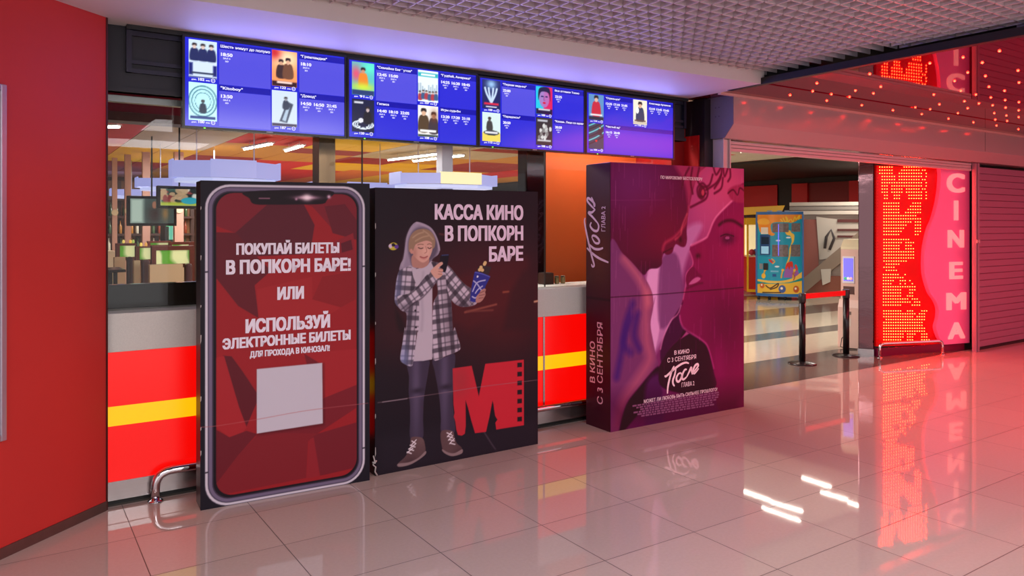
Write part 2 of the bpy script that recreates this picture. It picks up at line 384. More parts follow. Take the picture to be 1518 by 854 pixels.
# red and black end wall of the arcade
ARW = mat('dark_arcade_wall', (46, 34, 30), .7); ARR = mat('red_arcade_panel', (190, 8, 8), .55); ARD = mat('deep_red_arcade_panel', (120, 8, 8), .6)
structure(MB().box(17.6, 17.7, 5.2, 23, 0, 2.9), 'wall_arcade', ARW)
m = MB()
def arc_panel(px0, px1, mi, x=17.58, t=.03):
    a, b = onx(px0, 300, x)[1], onx(px1, 300, x)[1]
    m.box(x - t, x, min(a, b), max(a, b), .1, 2.70, mi=mi)
arc_panel(1098, 1153, 0); arc_panel(1177, 1200, 0, t=.10); arc_panel(1200, 1262, 1); arc_panel(1262, 1300, 0, t=.10)
structure(m, 'wall_arcade_panels', [ARR, ARD])
structure(MB().box(10.14, 17.6, 5.2, 5.3, 0, 2.9), 'wall_arcade_side', ARW)
structure(MB().box(14.5, 14.6, -5, 4.93, 0, 2.74), 'light_blocker_right', mat('rose_blocker_paint', (170, 90, 96), .6))  # unseen wall added to block white ambient from the right side

# ------------------------------------------------------------------ counter front, glass, columns
STEEL = mat('brushed_steel', (176, 172, 172), .24, .95, noise=.08, nscale=6, brushed=(.5, .5, 30))
CHROME = mat('polished_chrome', (205, 200, 205), .06, 1.0)
DARKSTEEL = mat('dark_polished_steel', (120, 112, 118), .10, 1.0, bump=.25, nscale=2.2)
REDLIT = mat('backlit_red_plexiglass', (84, 0, 0), .25, emit=(255, 6, 2), strength=.92)
YELLIT = mat('backlit_yellow_plexiglass', (180, 120, 4), .25, emit=(255, 184, 6), strength=1.0)
ct = thing('service_counter', 'long ticket counter with backlit red and yellow front and grey stone top', 'counter', (2.7, 4.9, 0))
m = MB(); m.box(.38, 5.22, 4.77, 5.25, .862, 1.08); m.build('countertop', mat('grey_speckled_stone', (208, 203, 197), .35, noise=.14, nscale=220), ct, bevel=.004)
m = MB(); m.box(.38, 5.22, 4.80, 5.2, .12, .862); m.build('carcass', mat('dark_core', (40, 20, 20), .7), ct)
JN = [.38, 2.14, 3.478, 5.22]
for a, b in zip(JN[:-1], JN[1:]):
    m = MB(); a += .006; b -= .006
    m.box(a, b, 4.774, 4.80, .135, .447); m.box(a, b, 4.774, 4.80, .557, .862)
    p = m.build('front_panel', REDLIT, ct)
    MB().box(a, b, 4.773, 4.80, .447, .557).build('stripe', YELLIT, p, label='yellow lit stripe')
for x in JN[1:-1]: MB().box(x - .008, x + .008, 4.768, 4.80, .13, .862).build('joint_strip', STEEL, ct)
m = MB(); m.box(.38, 5.22, 4.768, 4.80, .105, .135); m.box(.38, 5.22, 4.775, 4.81, .028, .105); m.build('plinth', STEEL, ct)
MB().box(.38, 5.22, 4.80, 4.83, 0, .03).build('toe_kick', mat('black_kick', (18, 16, 16), .5), ct)
MB().box(.38, 3.30, 5.05, 5.12, 1.08, 1.222).build('upstand', mat('dark_glossy_ledge', (52, 42, 36), .12), None, 'low dark glossy upstand standing on the ticket counter behind the glass', cat='upstand')

def arc_path(pts, r, n=6):
    P = [np.array(p, float) for p in pts]; out = [P[0]]
    for i in range(1, len(P) - 1):
        a = (P[i - 1] - P[i]); a /= np.linalg.norm(a); b = (P[i + 1] - P[i]); b /= np.linalg.norm(b)
        for k in range(n + 1):
            t = k / n; out.append(P[i] + a * r * (1 - t) ** 2 + b * r * t ** 2)
    out.append(P[-1]); return out
fr_ = thing('foot_rail', 'chrome tube foot rail running along the lit ticket counter', 'rail', (2.8, 4.715, 0))
MB().tube(arc_path([(.695, 4.715, 0), (.695, 4.715, .165), (5.0, 4.715, .165), (5.0, 4.715, 0)], .09), .024, 14).build('tube', CHROME, fr_)
for x in (.695, 5.0): MB().lathe([(.042, 0), (.042, .006), (.026, .012)], (x, 4.715, 0), 20).build('floor_flange', CHROME, fr_)
# glazing
m = MB(); GLX = [.30, 2.04, 3.61, 5.06]
for a, b in zip(GLX[:-1], GLX[1:]): m.box(a + .003, b - .003, 4.935, 4.943, 1.08, 2.35)
structure(m, 'window_1', glass_mat('clear_glass', (240, 243, 243), .7))
m = MB()
for x in GLX[1:-1]: m.box(x - .004, x + .004, 4.933, 4.945, 1.08, 2.35)
structure(m, 'trim_6', mat('dark_glass_joint', (60, 45, 40), .4))
m = MB()
for x0, x1, y, mm in ((1.853, 1.974, 5.28, 0), (3.70, 3.90, 5.32, 1)): m.box(x0, x1, y, y + .14, 0, 2.90, mi=mm)
structure(m, 'wall_columns', [mat('bronze_steel', (176, 140, 104), .2, .9, bump=.1, nscale=3), DARKSTEEL])

# ------------------------------------------------------------------ roller shutters and their housing
PINKM = mat('pale_grey_shutter_metal', (196, 176, 180), .36, .1)
hs = thing('shutter_housing', 'long grey metal box with slanted lower edge above the entrance', 'shutter box', (8.6, 4.6, 2.34))
prof = [(4.93, 2.377), (4.60, 2.36), (4.56, 2.36), (4.46, 2.475), (4.46, 2.735), (4.93, 2.735)]
MB().prism(prof, lambda u, v, t: (t, u, v), 5.325, 13.0).build('box', mat('glossy_shutter_box', (176, 156, 160), .16, .1, bump=.02, nscale=1.2), hs, bevel=.003)
MB().prism(prof, lambda u, v, t: (t, u, v), 5.318, 5.325).build('end_plate', mat('dark_grey_end_plate', (112, 98, 112), .5), hs, label='dull grey end plate')
m = MB()
for y, z in ((4.62, 2.56), (4.62, 2.64), (4.66, 2.56), (4.66, 2.64)):
    m.lathe([(.006, 0), (.006, .004)], (0, 0, 0), 8, xf=lambda a, b, c, y=y, z=z: (5.319 - c, y + a, z + b))
m.build('rivets', mat('rivet_grey', (80, 70, 80), .4, .5), hs)
MB().box(9.9, 9.905, 4.458, 4.47, 2.48, 2.735).build('seam', mat('dark_seam', (60, 40, 44), .6), hs)
op = thing('raised_shutter', 'rolled up shutter curtain with only its bottom rail showing over the entrance', 'shutter', (7.7, 4.68, 2.25))
m = MB()
for k, z in enumerate((2.260, 2.293, 2.326)): m.box(5.46, 10.0, 4.66 + .004 * (k % 2), 4.70, z, z + .031)
m.build('bottom_rail', PINKM, op, bevel=.006)
gd = MB().box(5.352, 5.455, 4.62, 4.74, 0, 2.36); gd.box(5.352, 5.365, 4.60, 4.62, 0, 2.36); gd.box(5.44, 5.455, 4.60, 4.62, 0, 2.36)
gd.build('shutter_guide_rail', PINKM, None, 'narrow vertical guide rail at the left end of the entrance', bevel=.003, cat='guide rail')
gd = MB()
gd.box(10.005, 10.13, 4.625, 4.66, 0, 2.355); gd.box(10.005, 10.02, 4.61, 4.625, 0, 2.355); gd.box(10.06, 10.072, 4.61, 4.625, 0, 2.355)
gd2 = gd.build('shutter_guide_rail', mat('mauve_guide_metal', (160, 116, 136), .36, .1), None, 'double guide rail between the lit sign and the closed shutter', bevel=.003, cat='guide rail')
cs = thing('closed_shutter', 'closed roller shutter of horizontal slats at the right end', 'shutter', (11.6, 4.7, 0))
m = MB(); pz = .085
for k in range(27):
    z0 = .03 + k * pz; z1 = min(z0 + pz, 2.36)
    m.prism([(4.715, z0), (4.690, z0 + .002), (4.684, z0 + .008), (4.684, z1 - .008), (4.690, z1 - .002), (4.715, z1)], lambda u, v, t: (t, u, v), 10.14, 13.0)
m.build('slat_curtain', mat('pink_grey_slats', (150, 104, 130), .4, .1), cs)
MB().box(10.14, 13, 4.675, 4.72, 0, .03).build('bottom_bar', mat('dark_rubber', (30, 14, 18), .6), cs)
m = MB(); m.box(10.01, 10.04, 4.602, 4.61, 1.36, 1.40); m.box(10.06, 10.09, 4.602, 4.61, 1.36, 1.40); m.box(10.03, 10.065, 4.60, 4.604, 1.375, 1.385)
m.build('latch', mat('bright_latch', (220, 200, 200), .3, .5), gd2, label='small bright latch on the guide rail')

# ------------------------------------------------------------------ four screens with the film times
SCR_BG = mat('screen_blue', (4, 4, 8), .15, emit=(28, 34, 205), strength=1.15)
SCR_BAR = mat('screen_title_blue', (4, 4, 8), .15, emit=(18, 18, 165), strength=1.1)
SCR_BODY = mat('screen_body_glare', (4, 4, 8), .15, emit=(82, 78, 216), strength=1.15)  # lighter lavender puts glass glare into the panel colour
SCR_BODY2 = mat('screen_body_blue', (4, 4, 8), .15, emit=(44, 44, 208), strength=1.15)
SCR_TXT = mat('screen_white_type', (4, 4, 8), .3, emit=(235, 232, 255), strength=1.15)
BEZEL = mat('black_bezel', (16, 16, 26), .25)
PIC = art_mat('screen_pictures', .2, 1.25)
def sub_text(times): return times
FILMS = [
 [('Шесть минут до полуно', [('18:50', 'ЗАЛ 3')], '102'), ('"Kitoboy"', [('13:50', 'ЗАЛ 2')], '100'), ('"Гренландия"', [('18:10', 'ЗАЛ 4')], '122'), ('"Довод"', [('14:50', 'ЗАЛ 3'), ('16:50', 'ЗАЛ 1'), ('21:45', 'ЗАЛ 1')], '187')],
 [('"Семейка Бигфутов"', [('12:45', 'ЗАЛ 2'), ('15:00', 'ЗАЛ 4')], '91'), ('Гипноз', [('14:40', 'ЗАЛ 5'), ('18:10', 'ЗАЛ 5'), ('22:05', 'ЗАЛ 4')], '120'), ('"Гудбай, Америка"', [('14:25', 'ЗАЛ 1'), ('16:20', 'ЗАЛ 1'), ('18:45', 'ЗАЛ 1')], '107'), ('Игры судьбы', [('13:20', 'ЗАЛ 3'), ('17:20', 'ЗАЛ 1'), ('21:10', 'ЗАЛ 3')], '108')],
 [('"Первая ведьма"', [('22:00', 'ЗАЛ 2')], '100'), ('"Парадоксы"', [('20:50', 'ЗАЛ 2')], '115'), ('Все оттенки Токио', [('22:25', 'ЗАЛ 5')], '100'), ('"Казань. Лицо со шрам', [('20:50', 'ЗАЛ 5')], '108')],
 [('"Стрельцов"', [('12:25', 'ЗАЛ 5'), ('17:10', 'ЗАЛ 4'), ('21:05', 'ЗАЛ 1')], '114'), ('"Чистый яд"', [('16:15', 'ЗАЛ 1'), ('20:40', 'ЗАЛ 1')], '104'), ('Александр Артемьев', [('12:10', 'ЗАЛ 5'), ('13:45', 'ЗАЛ 4'), ('15:45', 'ЗАЛ 4')], '110')]]
def picture(kind):
    p = Print(1, 1.4, 30, 42, (200, 220, 235)); r = random.Random(kind)
    def figure(x, z, s, skin, cloth):
        p.fill([(x - .2 * s, z - .5 * s), (x - .17 * s, z - .02 * s), (x, z + .06 * s), (x + .17 * s, z - .02 * s), (x + .2 * s, z - .5 * s)], cloth)
        p.blob(x, z + .14 * s, .09 * s, .12 * s, skin, hard=4.0); p.fill([(x - .1 * s, z + .16 * s), (x - .08 * s, z + .28 * s), (x + .08 * s, z + .28 * s), (x + .1 * s, z + .16 * s), (x, z + .2 * s)], (40, 30, 30))
    if kind == 0:
        for x in (.2, .5, .8): figure(x, 1.05, .8, (215, 190, 180), (30, 40, 90))
        p.rect(0, 1, 0, .62, (205, 220, 240)); p.rect(0, .14, .1, .55, (20, 30, 110)); p.rect(.86, 1, .1, .5, (20, 30, 110)); p.rect(.1, .9, .15, .22, (40, 50, 80)); p.rect(0, 1, 0, .05, (20, 30, 120))
    elif kind == 1:
        p.c[:] = (190, 235, 240)
        for q in (.46, .36, .26): p.blob(.5, .72, q * 1.15, q * 1.3, (60, 120, 140), hard=12.0); p.blob(.5, .72, q * 1.05, q * 1.2, (180, 230, 238), hard=12.0)
        figure(.5, .6, .6, (60, 80, 90), (30, 50, 70)); p.rect(.05, .95, .06, .16, (20, 50, 120))
    elif kind == 2:
        p.c[:] = (240, 150, 90); p.blob(.5, 1.1, .6, .4, (255, 230, 190)); p.blob(.1, 1.3, .3, .3, (200, 40, 40)); figure(.36, .8, .9, (210, 160, 130), (60, 40, 40)); figure(.64, .85, 1.0, (220, 170, 140), (110, 70, 50))
        p.rect(0, 1, 0, .2, (50, 20, 30)); p.rect(.2, .8, .12, .2, (240, 210, 200))
    elif kind == 3:
        p.c[:] = (200, 215, 230); p.fill([(.3, .2), (.6, 1.0), (.85, .9), (.6, .15)], (60, 70, 90), smooth=False); p.fill([(.4, .25), (.6, .8), (.7, .75), (.55, .2)], (170, 190, 210), smooth=False)
        figure(.55, 1.0, .6, (150, 150, 160), (50, 60, 80)); p.rect(0, 1, 0, .12, (60, 50, 80))
    elif kind == 4:
        p.c[:] = (90, 190, 190); p.blob(.2, .9, .3, .4, (220, 80, 110)); p.blob(.8, 1.2, .4, .3, (90, 230, 200)); figure(.5, .9, 1.0, (200, 140, 110), (230, 130, 40)); p.blob(.5, .35, .6, .2, (200, 220, 60)); p.rect(0, 1, 0, .22, (40, 60, 110))
    elif kind == 5:
        p.c[:] = (20, 26, 60)
        for q in (.5, .4, .3): p.blob(.5, .32, q, q * .4, (220, 230, 240), hard=9.0); p.blob(.5, .32, q * .86, q * .32, (20, 26, 60), hard=9.0)
        figure(.7, .85, .9, (190, 170, 170), (20, 20, 30)); p.blob(.4, .5, .12, .1, (220, 220, 230), hard=4.0); p.rect(.1, .5, 1.22, 1.3, (220, 220, 230))
    elif kind == 6:
        p.c[:] = (225, 235, 240); p.rect(0, 1, 1.12, 1.3, (40, 170, 180)); p.rect(.15, .85, 1.17, 1.25, (240, 250, 250))
        for k in range(10): p.rect(k * .1, k * .1 + .06, .4, .5 + .4 * r.random(), (160, 180, 195))
        for k in range(6): figure(.1 + .16 * k, .3 + .1 * r.random(), .5, (200, 170, 160), (60, 90, 130) if k % 2 else (170, 60, 70))
    elif kind == 7:
        p.c[:] = (235, 230, 225); figure(.28, .9, 1.3, (215, 170, 140), (80, 60, 40)); figure(.78, .8, 1.2, (225, 190, 170), (60, 50, 60)); p.blob(.8, .95, .2, .3, (120, 60, 30), .7); p.rect(.1, .9, .22, .32, (240, 240, 240)); p.rect(0, 1, 0, .1, (40, 60, 60))
    elif kind == 8:
        p.c[:] = (24, 34, 90); p.blob(.5, 1.2, .3, .25, (150, 190, 230))
        for a in (-.35, -.15, .1, .3): p.stroke([(.5, .3), (.5 + a * .7, .7), (.5 + a, 1.0)], .1, (190, 210, 235))
        p.rect(.1, .9, .2, .3, (210, 40, 70)); p.rect(.2, .8, .08, .13, (220, 220, 240))
    elif kind == 9:
        p.c[:] = (205, 225, 225); p.fill([(0, .4), (.5, .55), (1, .4), (1, 0), (0, 0)], (225, 205, 90)); p.blob(.5, .42, .45, .14, (40, 50, 60), hard=4.0); p.rect(.15, .85, .38, .48, (220, 220, 225)); figure(.4, .95, .8, (90, 80, 80), (60, 60, 60))
    elif kind == 10:
        p.c[:] = (30, 190, 220); p.fill([(.5, 0), (.55, 1.4), (1, 1.4), (1, 0)], (210, 30, 90)); p.blob(.5, .8, .32, .48, (170, 110, 180), .9, hard=5.0)
        for x in (.38, .64): p.blob(x, .9, .09, .04, (20, 30, 90), hard=4.0)
        p.blob(.5, .58, .12, .05, (200, 20, 60), hard=4.0); p.stroke([(.5, .9), (.47, .74), (.53, .72)], .03, (120, 60, 120)); p.fill([(.15, .7), (.2, 1.3), (.8, 1.35), (.86, .7), (.75, 1.1), (.3, 1.12)], (24, 24, 60)); p.rect(0, 1, 0, .28, (30, 16, 60)); p.rect(.15, .85, .2, .28, (210, 210, 220))
    elif kind == 11:
        p.c[:] = (40, 38, 44)
        for k in range(16): p.blob(r.uniform(.15, .9), r.uniform(.35, 1.1), .09, .13, (r.choice([120, 170, 200]),) * 3, hard=3.0)
        p.rect(.1, .9, .2, .28, (200, 200, 205)); p.rect(.1, .7, 1.2, 1.3, (180, 180, 190))
    elif kind == 12:
        p.c[:] = (90, 140, 190); figure(.5, .95, 1.4, (215, 170, 150), (190, 40, 60)); p.rect(0, 1, 0, .2, (20, 40, 60)); p.rect(.1, .9, .25, .34, (220, 220, 225))
    elif kind == 13:
        p.c[:] = (24, 60, 80)
        for k in range(6): p.stroke([(-.1, .2 + .2 * k), (.5, .45 + .2 * k), (1.1, .8 + .2 * k)], .06, (90, 200, 210) if k % 2 else (20, 30, 40))
        figure(.75, 1.1, .6, (200, 160, 150), (30, 40, 50)); p.blob(.5, .45, .08, .06, (200, 40, 40), hard=4.0)
    else:
        p.c[:] = (235, 225, 205); figure(.5, .9, 1.4, (215, 170, 140), (45, 60, 90)); p.blob(.3, .8, .12, .2, (240, 240, 235), hard=3.0); p.rect(0, 1, 0, .16, (200, 190, 170)); p.rect(.1, .9, .18, .26, (90, 70, 60))
    return p
kinds = [[0, 1, 2, 3], [4, 5, 6, 7], [8, 9, 10, 11], [12, 13, 14]]
scr_labels = ['first wall screen from the red wall, listing six films minutes in white on blue', '', '', '']
scr_labels = ['wall screen of film times nearest the red wall, bezel over the phone poster',
              'wall screen of film times second from the red wall, over the boy poster',
              'wall screen of film times third from the red wall, before the orange booth',
              'wall screen of film times farthest from the red wall, over the purple book']
for k in range(4):
    x0 = .847 + 1.0165 * k; y = FRONT; lift = .002 * k; drop = .010 * k
    sc = thing('wall_screen', scr_labels[k], 'screen', (x0 + .508, y + .03, 2.15 + lift), 'film time screens in one row')
    za, zb = 2.152 + lift, 2.703 - drop
    fz = lambda z: za + (z - 2.152) / .551 * (zb - za)
    fr = Frame((x0, y, 0), (1, 0, 0), (0, -1, 0))
    m = MB(); m.box(x0 + .002, x0 + 1.014, y + .012, y + .055, za, zb)
    for a in ((x0 + .002, x0 + .016, za, zb), (x0 + 1.0, x0 + 1.014, za, zb), (x0 + .016, x0 + 1.0, za, fz(2.166)), (x0 + .016, x0 + 1.0, fz(2.690), zb)): m.box(a[0], a[1], y, y + .012, a[2], a[3])
    m.build('bezel', BEZEL, sc)
    m = MB(); m.box(x0 + .3, x0 + .7, y + .055, y + .09, 2.25, 2.6); m.build('wall_mount', mat('black_mount'), sc)
    dsp = MB().box(x0 + .016, x0 + 1.0, y + .006, y + .012, fz(2.166), fz(2.690)).build('display', SCR_BG, sc)
    bars, body, body2, tx = MB(), MB(), MB(), MB()
    E_ = y + .0055
    def flat(mb, a, b, c, d, off=0.0): mb.quad((x0 + a, E_ - off, fz(c)), (x0 + b, E_ - off, fz(c)), (x0 + b, E_ - off, fz(d)), (x0 + a, E_ - off, fz(d)))
    def word(t, a, b, c, d, off=.03): text(tx, t, fr, a, b, fz(c), fz(d), d=-.0035, off=off)
    slots = [(.037, .209, .517, 2.680), (.037, .209, .517, 2.427), (.525, .699, 1.0, 2.680), (.525, .699, 1.0, 2.427)]
    wide = k == 3
    for i, film in enumerate(FILMS[k]):
        tx0, a, b, top = slots[i]
        if wide and i == 1: b = 1.0
        bars, body, body2, tx = MB(), MB(), MB(), MB()
        flat(bars, a, b, top - .036, top); flat(body if k < 1 or (k == 1 and i == 0) or (k == 2 and i == 0) else body2, a, b, top - .25 if top > 2.5 else 2.176, top - .038)
        L = min(len(film[0]) * .0145, b - a - .012)
        word(film[0], a + .008, a + .008 + L, top - .027, top - .010)
        for j, (tm, hall) in enumerate(film[1]):
            q = a + .010 + j * (.085 if b - a > .2 else .08)
            word(tm, q, q + .068, top - .078, top - .058, .045)
            word(hall, q + .012, q + .054, top - .096, top - .086); word('2D', q + .024, q + .044, top - .113, top - .104)
        word('длит.', tx0 + .015, tx0 + .045, top - .241, top - .231); word(film[2], tx0 + .053, tx0 + .088, top - .241, top - .225, .045); word('мин.', tx0 + .096, tx0 + .120, top - .241, top - .231)
        cx, cz = x0 + tx0 + .137, fz(top - .234)
        ring = []
        for q in range(20):
            an = 2 * PI * q / 20
            for rr in (.0125, .009): ring.append((cx + rr * math.cos(an), E_ - .002, cz + rr * math.sin(an)))
        tx.add(ring, [(2 * q, 2 * q + 1, (2 * q + 3) % 40, (2 * q + 2) % 40) for q in range(20)])
        word('16+', tx0 + .130, tx0 + .144, top - .237, top - .231)
        bars.build('title_bar', SCR_BAR, dsp); body.build('times_panel', SCR_BODY, dsp) if body.v else body2.build('times_panel', SCR_BODY2, dsp)
        tx.build('lettering', SCR_TXT, dsp, label='white film title and start times')
        pc = picture(kinds[k][i])
        pc.build('film_picture', lambda u, v, tx0=tx0, top=top: (x0 + tx0 + u * .159, E_ - .001, fz(top - .225 + v / 1.4 * .225)), PIC, dsp)
    MB().box(x0 + .12, x0 + .13, y - .002, y, za + .004, za + .009).build('power_light', mat('green_led', (10, 60, 10), emit=(120, 255, 60), strength=2.5), sc, label='tiny green standby light')
    MB().box(x0 + .49, x0 + .53, y - .001, y, za + .005, za + .010).build('brand_plate', mat('dim_silver', (150, 150, 160), .3, .5), sc)
    area('screen_fill', (x0 + .508, y - .012, 2.43), (.95, .5), 5.5, (.28, .30, 1.0), (PI / 2, 0, 0)).rotation_euler = (-PI / 2, 0, 0)  # unseen blue area light added to boost the screen's glow

# black tubular rack the screens hang on
rk = thing('screen_rack', 'black tubular steel rack behind the row of screens', 'rack', (2.9, 4.83, 2.2))
m = MB()
for z0, z1 in ((2.672, 2.70), (2.510, 2.532), (2.458, 2.482)): m.box(.56, 5.12, 4.835, 4.858, z0, z1)
m.build('rail', mat('satin_black_steel', (40, 38, 54), .35, .4), rk)
for x in (.56, 5.09): MB().box(x, x + .028, 4.825, 4.858, 2.458, 2.70).build('upright', mat('satin_black_steel'), rk)
MB().box(.56, 5.12, 4.80, 4.86, 2.70, 2.726).build('top_channel', mat('black_channel', (12, 12, 18), .5), rk)

# ------------------------------------------------------------------ silver framed poster at the far left
pf = thing('poster_frame', 'silver aluminium snap frame on the red wall, only its edge in view', 'picture frame', WALLF(1.0, .56))
xa = .617
m = MB()
for a in ((xa, xa + .03, .56, 2.24), (xa + 1.15, xa + 1.18, .56, 2.24), (xa + .03, xa + 1.15, .56, .59), (xa + .03, xa + 1.15, 2.21, 2.24)): wbox(a[0], a[1], .0, .022, a[2], a[3], m)
m.build('frame', mat('silver_frame', (178, 172, 186), .3, .7), pf, bevel=.004)
wbox(xa + .03, xa + 1.15, .002, .008, .59, 2.21, MB()).build('poster_sheet', mat('pale_sheet', (200, 196, 205), .3), pf)

# ------------------------------------------------------------------ standing cardboard displays
WHITE_INK = mat('pale_lilac_ink', (228, 220, 236), .5)
def carton(name, label, a, b, depth, h0, h1, face, side, group=None, cat='display'):
    a, b = np.array([*a, 0.0]), np.array([*b, 0.0]); ex = (b - a) / np.linalg.norm(b - a); n = np.array([ex[1], -ex[0], 0]); w = float(np.linalg.norm(b - a))
    fr = Frame(a, ex, n)
    t = thing(name, label, cat, fr(w / 2, 0, -depth / 2), group)
    m = MB(); fn = lambda u, v, d: fr(u, v, -d)
    m.prism([(0, 0), (w, 0), (w, h1), (0, h0)], fn, 0, depth)
    m.build('carton', side, t, bevel=.004)
    return t, fr, w
def conv(fr, a, b):
    def mk(ox, oy, s): return lambda pts: [fr.loc(online(ox + x / s, oy + y / s, a, b)) for x, y in pts]
    return mk
# --- phone display
PA, PB = (.880, 4.426), (1.856, 4.374)
DARKCARD = mat('dark_plum_card', (44, 22, 30), .4, noise=.1, nscale=5)
ph, pfr, pw = carton('phone_display', 'cardboard display printed with a big smartphone and ticket notice', PA, PB, .16, 1.825, 1.835, None, DARKCARD)
cv = conv(pfr, PA, PB); U = cv(280, 260, 3.286); Lw = cv(280, 500, 3.164); PXL = cv(0, 0, 1)
P = Print(pw, 1.82, 300, 560, (24, 20, 32))
q1 = PXL([(303, 500)])[0][0]; q2 = PXL([(541.5, 500)])[0][0]
zt = U([(400, 52)])[0][1]; zb = Lw([(400, 752)])[0][1]
def rrect(x0, x1, z0, z1, r, n=8):
    out = []
    for cx, cz, a0 in ((x1 - r, z1 - r, 0), (x0 + r, z1 - r, 90), (x0 + r, z0 + r, 180), (x1 - r, z0 + r, 270)):
        for k in range(n + 1): a = math.radians(a0 + 90 * k / n); out.append((cx + r * math.cos(a), cz + r * math.sin(a)))
    return out
for ins, c in ((0, (60, 54, 70)), (.004, (205, 200, 214)), (.017, (70, 62, 84)), (.023, (112, 100, 128)), (.040, (58, 48, 66)), (.047, (20, 14, 24))):
    P.fill(rrect(q1 + ins, q2 - ins, zb + ins, zt - ins, .135 - ins * .9), c, smooth=False)
for zz in (1.31, .20):
    P.rect(q1 + .002, q1 + .02, zz, zz + .008, (50, 45, 60)); P.rect(q2 - .02, q2 - .002, zz, zz + .008, (50, 45, 60))
sx0, sx1, sz0, sz1 = q1 + .062, q2 - .056, zb + .058, zt - .052
SM = P.fill(rrect(sx0, sx1, sz0, sz1, .095), (150, 30, 38), smooth=False)
def facet(pts, c, al=1.0):
    M = P.mask(pts, None, False) * SM; P.lay(M, c, al)
facet(U([(100, 80), (840, 80), (840, 330), (690, 260), (600, 160), (560, 150), (380, 150), (225, 285), (130, 250)]), (122, 30, 44))
facet(U([(225, 285), (380, 150), (560, 150), (612, 250), (590, 390), (330, 400)]), (88, 28, 42))
facet(U([(100, 280), (230, 285), (330, 400), (400, 470), (320, 540), (340, 700), (240, 640), (130, 500)]), (96, 26, 38))
facet(U([(660, 160), (760, 150), (840, 260), (840, 330), (700, 290)]), (98, 28, 42))
facet(U([(690, 340), (800, 290), (820, 470), (700, 480)]), (136, 34, 46)); facet(U([(740, 340), (790, 322), (798, 370), (745, 385)]), (90, 26, 40)); facet(U([(785, 530), (830, 515), (830, 565), (795, 575)]), (84, 24, 36))
facet(U([(650, 500), (830, 470), (830, 600), (740, 650), (600, 610)]), (136, 28, 36))
facet(U([(330, 560), (600, 500), (600, 610), (740, 650), (560, 760), (340, 720)]), (158, 36, 42))
facet(Lw([(160, 88), (200, 92), (250, 160), (330, 280), (270, 420), (235, 330)]), (92, 24, 36))
facet(Lw([(120, 100), (165, 90), (235, 330), (270, 425), (250, 450), (190, 470), (125, 420)]), (162, 36, 44))
facet(Lw([(520, 80), (790, 60), (790, 230), (640, 285), (620, 150)]), (158, 34, 42)); facet(Lw([(540, 80), (620, 130), (630, 200), (560, 160)]), (110, 26, 38))
facet(Lw([(640, 285), (790, 225), (790, 330), (600, 455), (330, 450)]), (118, 28, 40))
facet(Lw([(120, 430), (190, 470), (270, 440), (320, 455), (235, 550), (120, 700)]), (104, 26, 38))
facet(Lw([(235, 550), (330, 450), (600, 455), (560, 480), (550, 660), (150, 740), (120, 700)]), (126, 30, 40))
facet(Lw([(560, 480), (600, 455), (790, 400), (790, 610), (615, 650)]), (114, 28, 40)); facet(Lw([(565, 480), (585, 470), (615, 650), (552, 662)]), (142, 34, 44))
P.fill(U([(288, 84), (296, 120), (318, 146), (400, 150), (560, 150), (650, 148), (672, 130), (684, 84)]), (26, 14, 24))
P.rect(*[f for f in (U([(340, 118)])[0][0], U([(395, 118)])[0][0], U([(370, 122)])[0][1], U([(370, 116)])[0][1])], (130, 90, 110))
fx, fz_ = U([(575, 117)])[0]
P.blob(fx, fz_, .075, .012, (235, 190, 215), .9); P.blob(fx, fz_, .03, .022, (255, 235, 245), 1.0); P.blob(*U([(682, 114)])[0], .012, .012, (230, 190, 215)); P.blob(*U([(523, 124)])[0], .008, .008, (200, 150, 180))
ctr = Lw([(318, 152), (625, 124), (628, 406), (318, 453)]); P.fill([(x + .006, z - .008) for x, z in ctr], (70, 18, 28), .03, .8, False); P.fill(ctr, (196, 192, 206), smooth=False)
P.stroke(Lw([(40, 423), (130, 417), (330, 385), (560, 345), (840, 312)]), .0035, (176, 96, 100), .7)
P.build('print', lambda x, z: pfr(x, z * (1.825 + .010 * x / pw) / 1.82, .0015), art_mat('printed_card', .5, 0.0, .2), ph)
m = MB()
def pline(t, tl, tr, off=.045):                        # tl, tr: (x, base y, top y) at the left and right end
    f = U if tl[3] == 'U' else Lw
    a = f([(tl[0], tl[1]), (tl[0], tl[2])]); b = f([(tr[0], tr[1]), (tr[0], tr[2])])
    text(MB_ := MB(), t, pfr, a[0][0], b[0][0], (a[0][1] + b[0][1]) / 2, (a[1][1] + b[1][1]) / 2, .0035, .06)
    MB_.build('lettering', WHITE_INK, ph, label='pale capital letters reading ' + t)
pline('ПОКУПАЙ БИЛЕТЫ', (230, 388, 332, 'U'), (732, 377, 325, 'U'))
pline('В ПОПКОРН БАРЕ!', (180, 485, 415, 'U'), (788, 463, 398, 'U'))
pline('ИЛИ', (430, 608, 544, 'U'), (560, 600, 538, 'U'))
pline('ИСПОЛЬЗУЙ', (275, 772, 700, 'U'), (687, 738, 676, 'U'))
pline('ЭЛЕКТРОННЫЕ БИЛЕТЫ', (163, 850, 796, 'U'), (787, 798, 750, 'U'))
pline('ДЛЯ ПРОХОДА В КИНОЗАЛ!', (285, 97, 66, 'L'), (660, 62, 35, 'L'))
m = MB(); WORN = mat('torn_white_paper', (176, 168, 168), .8)
for z, w_ in ((1.66, .02), (1.38, .03), (1.12, .015), (.92, .05), (.60, .03), (.44, .02), (.30, .03)): m.box(-.001, .006, 0, 0, 0, 0) if False else m.add([pfr(0, z, .002), pfr(.004, z + w_ * .3, .003), pfr(.005, z + w_, .003), pfr(.0, z + w_, .002)], [(0, 1, 2, 3)])
m.build('worn_edge', WORN, ph, label='small torn white scuffs along the edge')

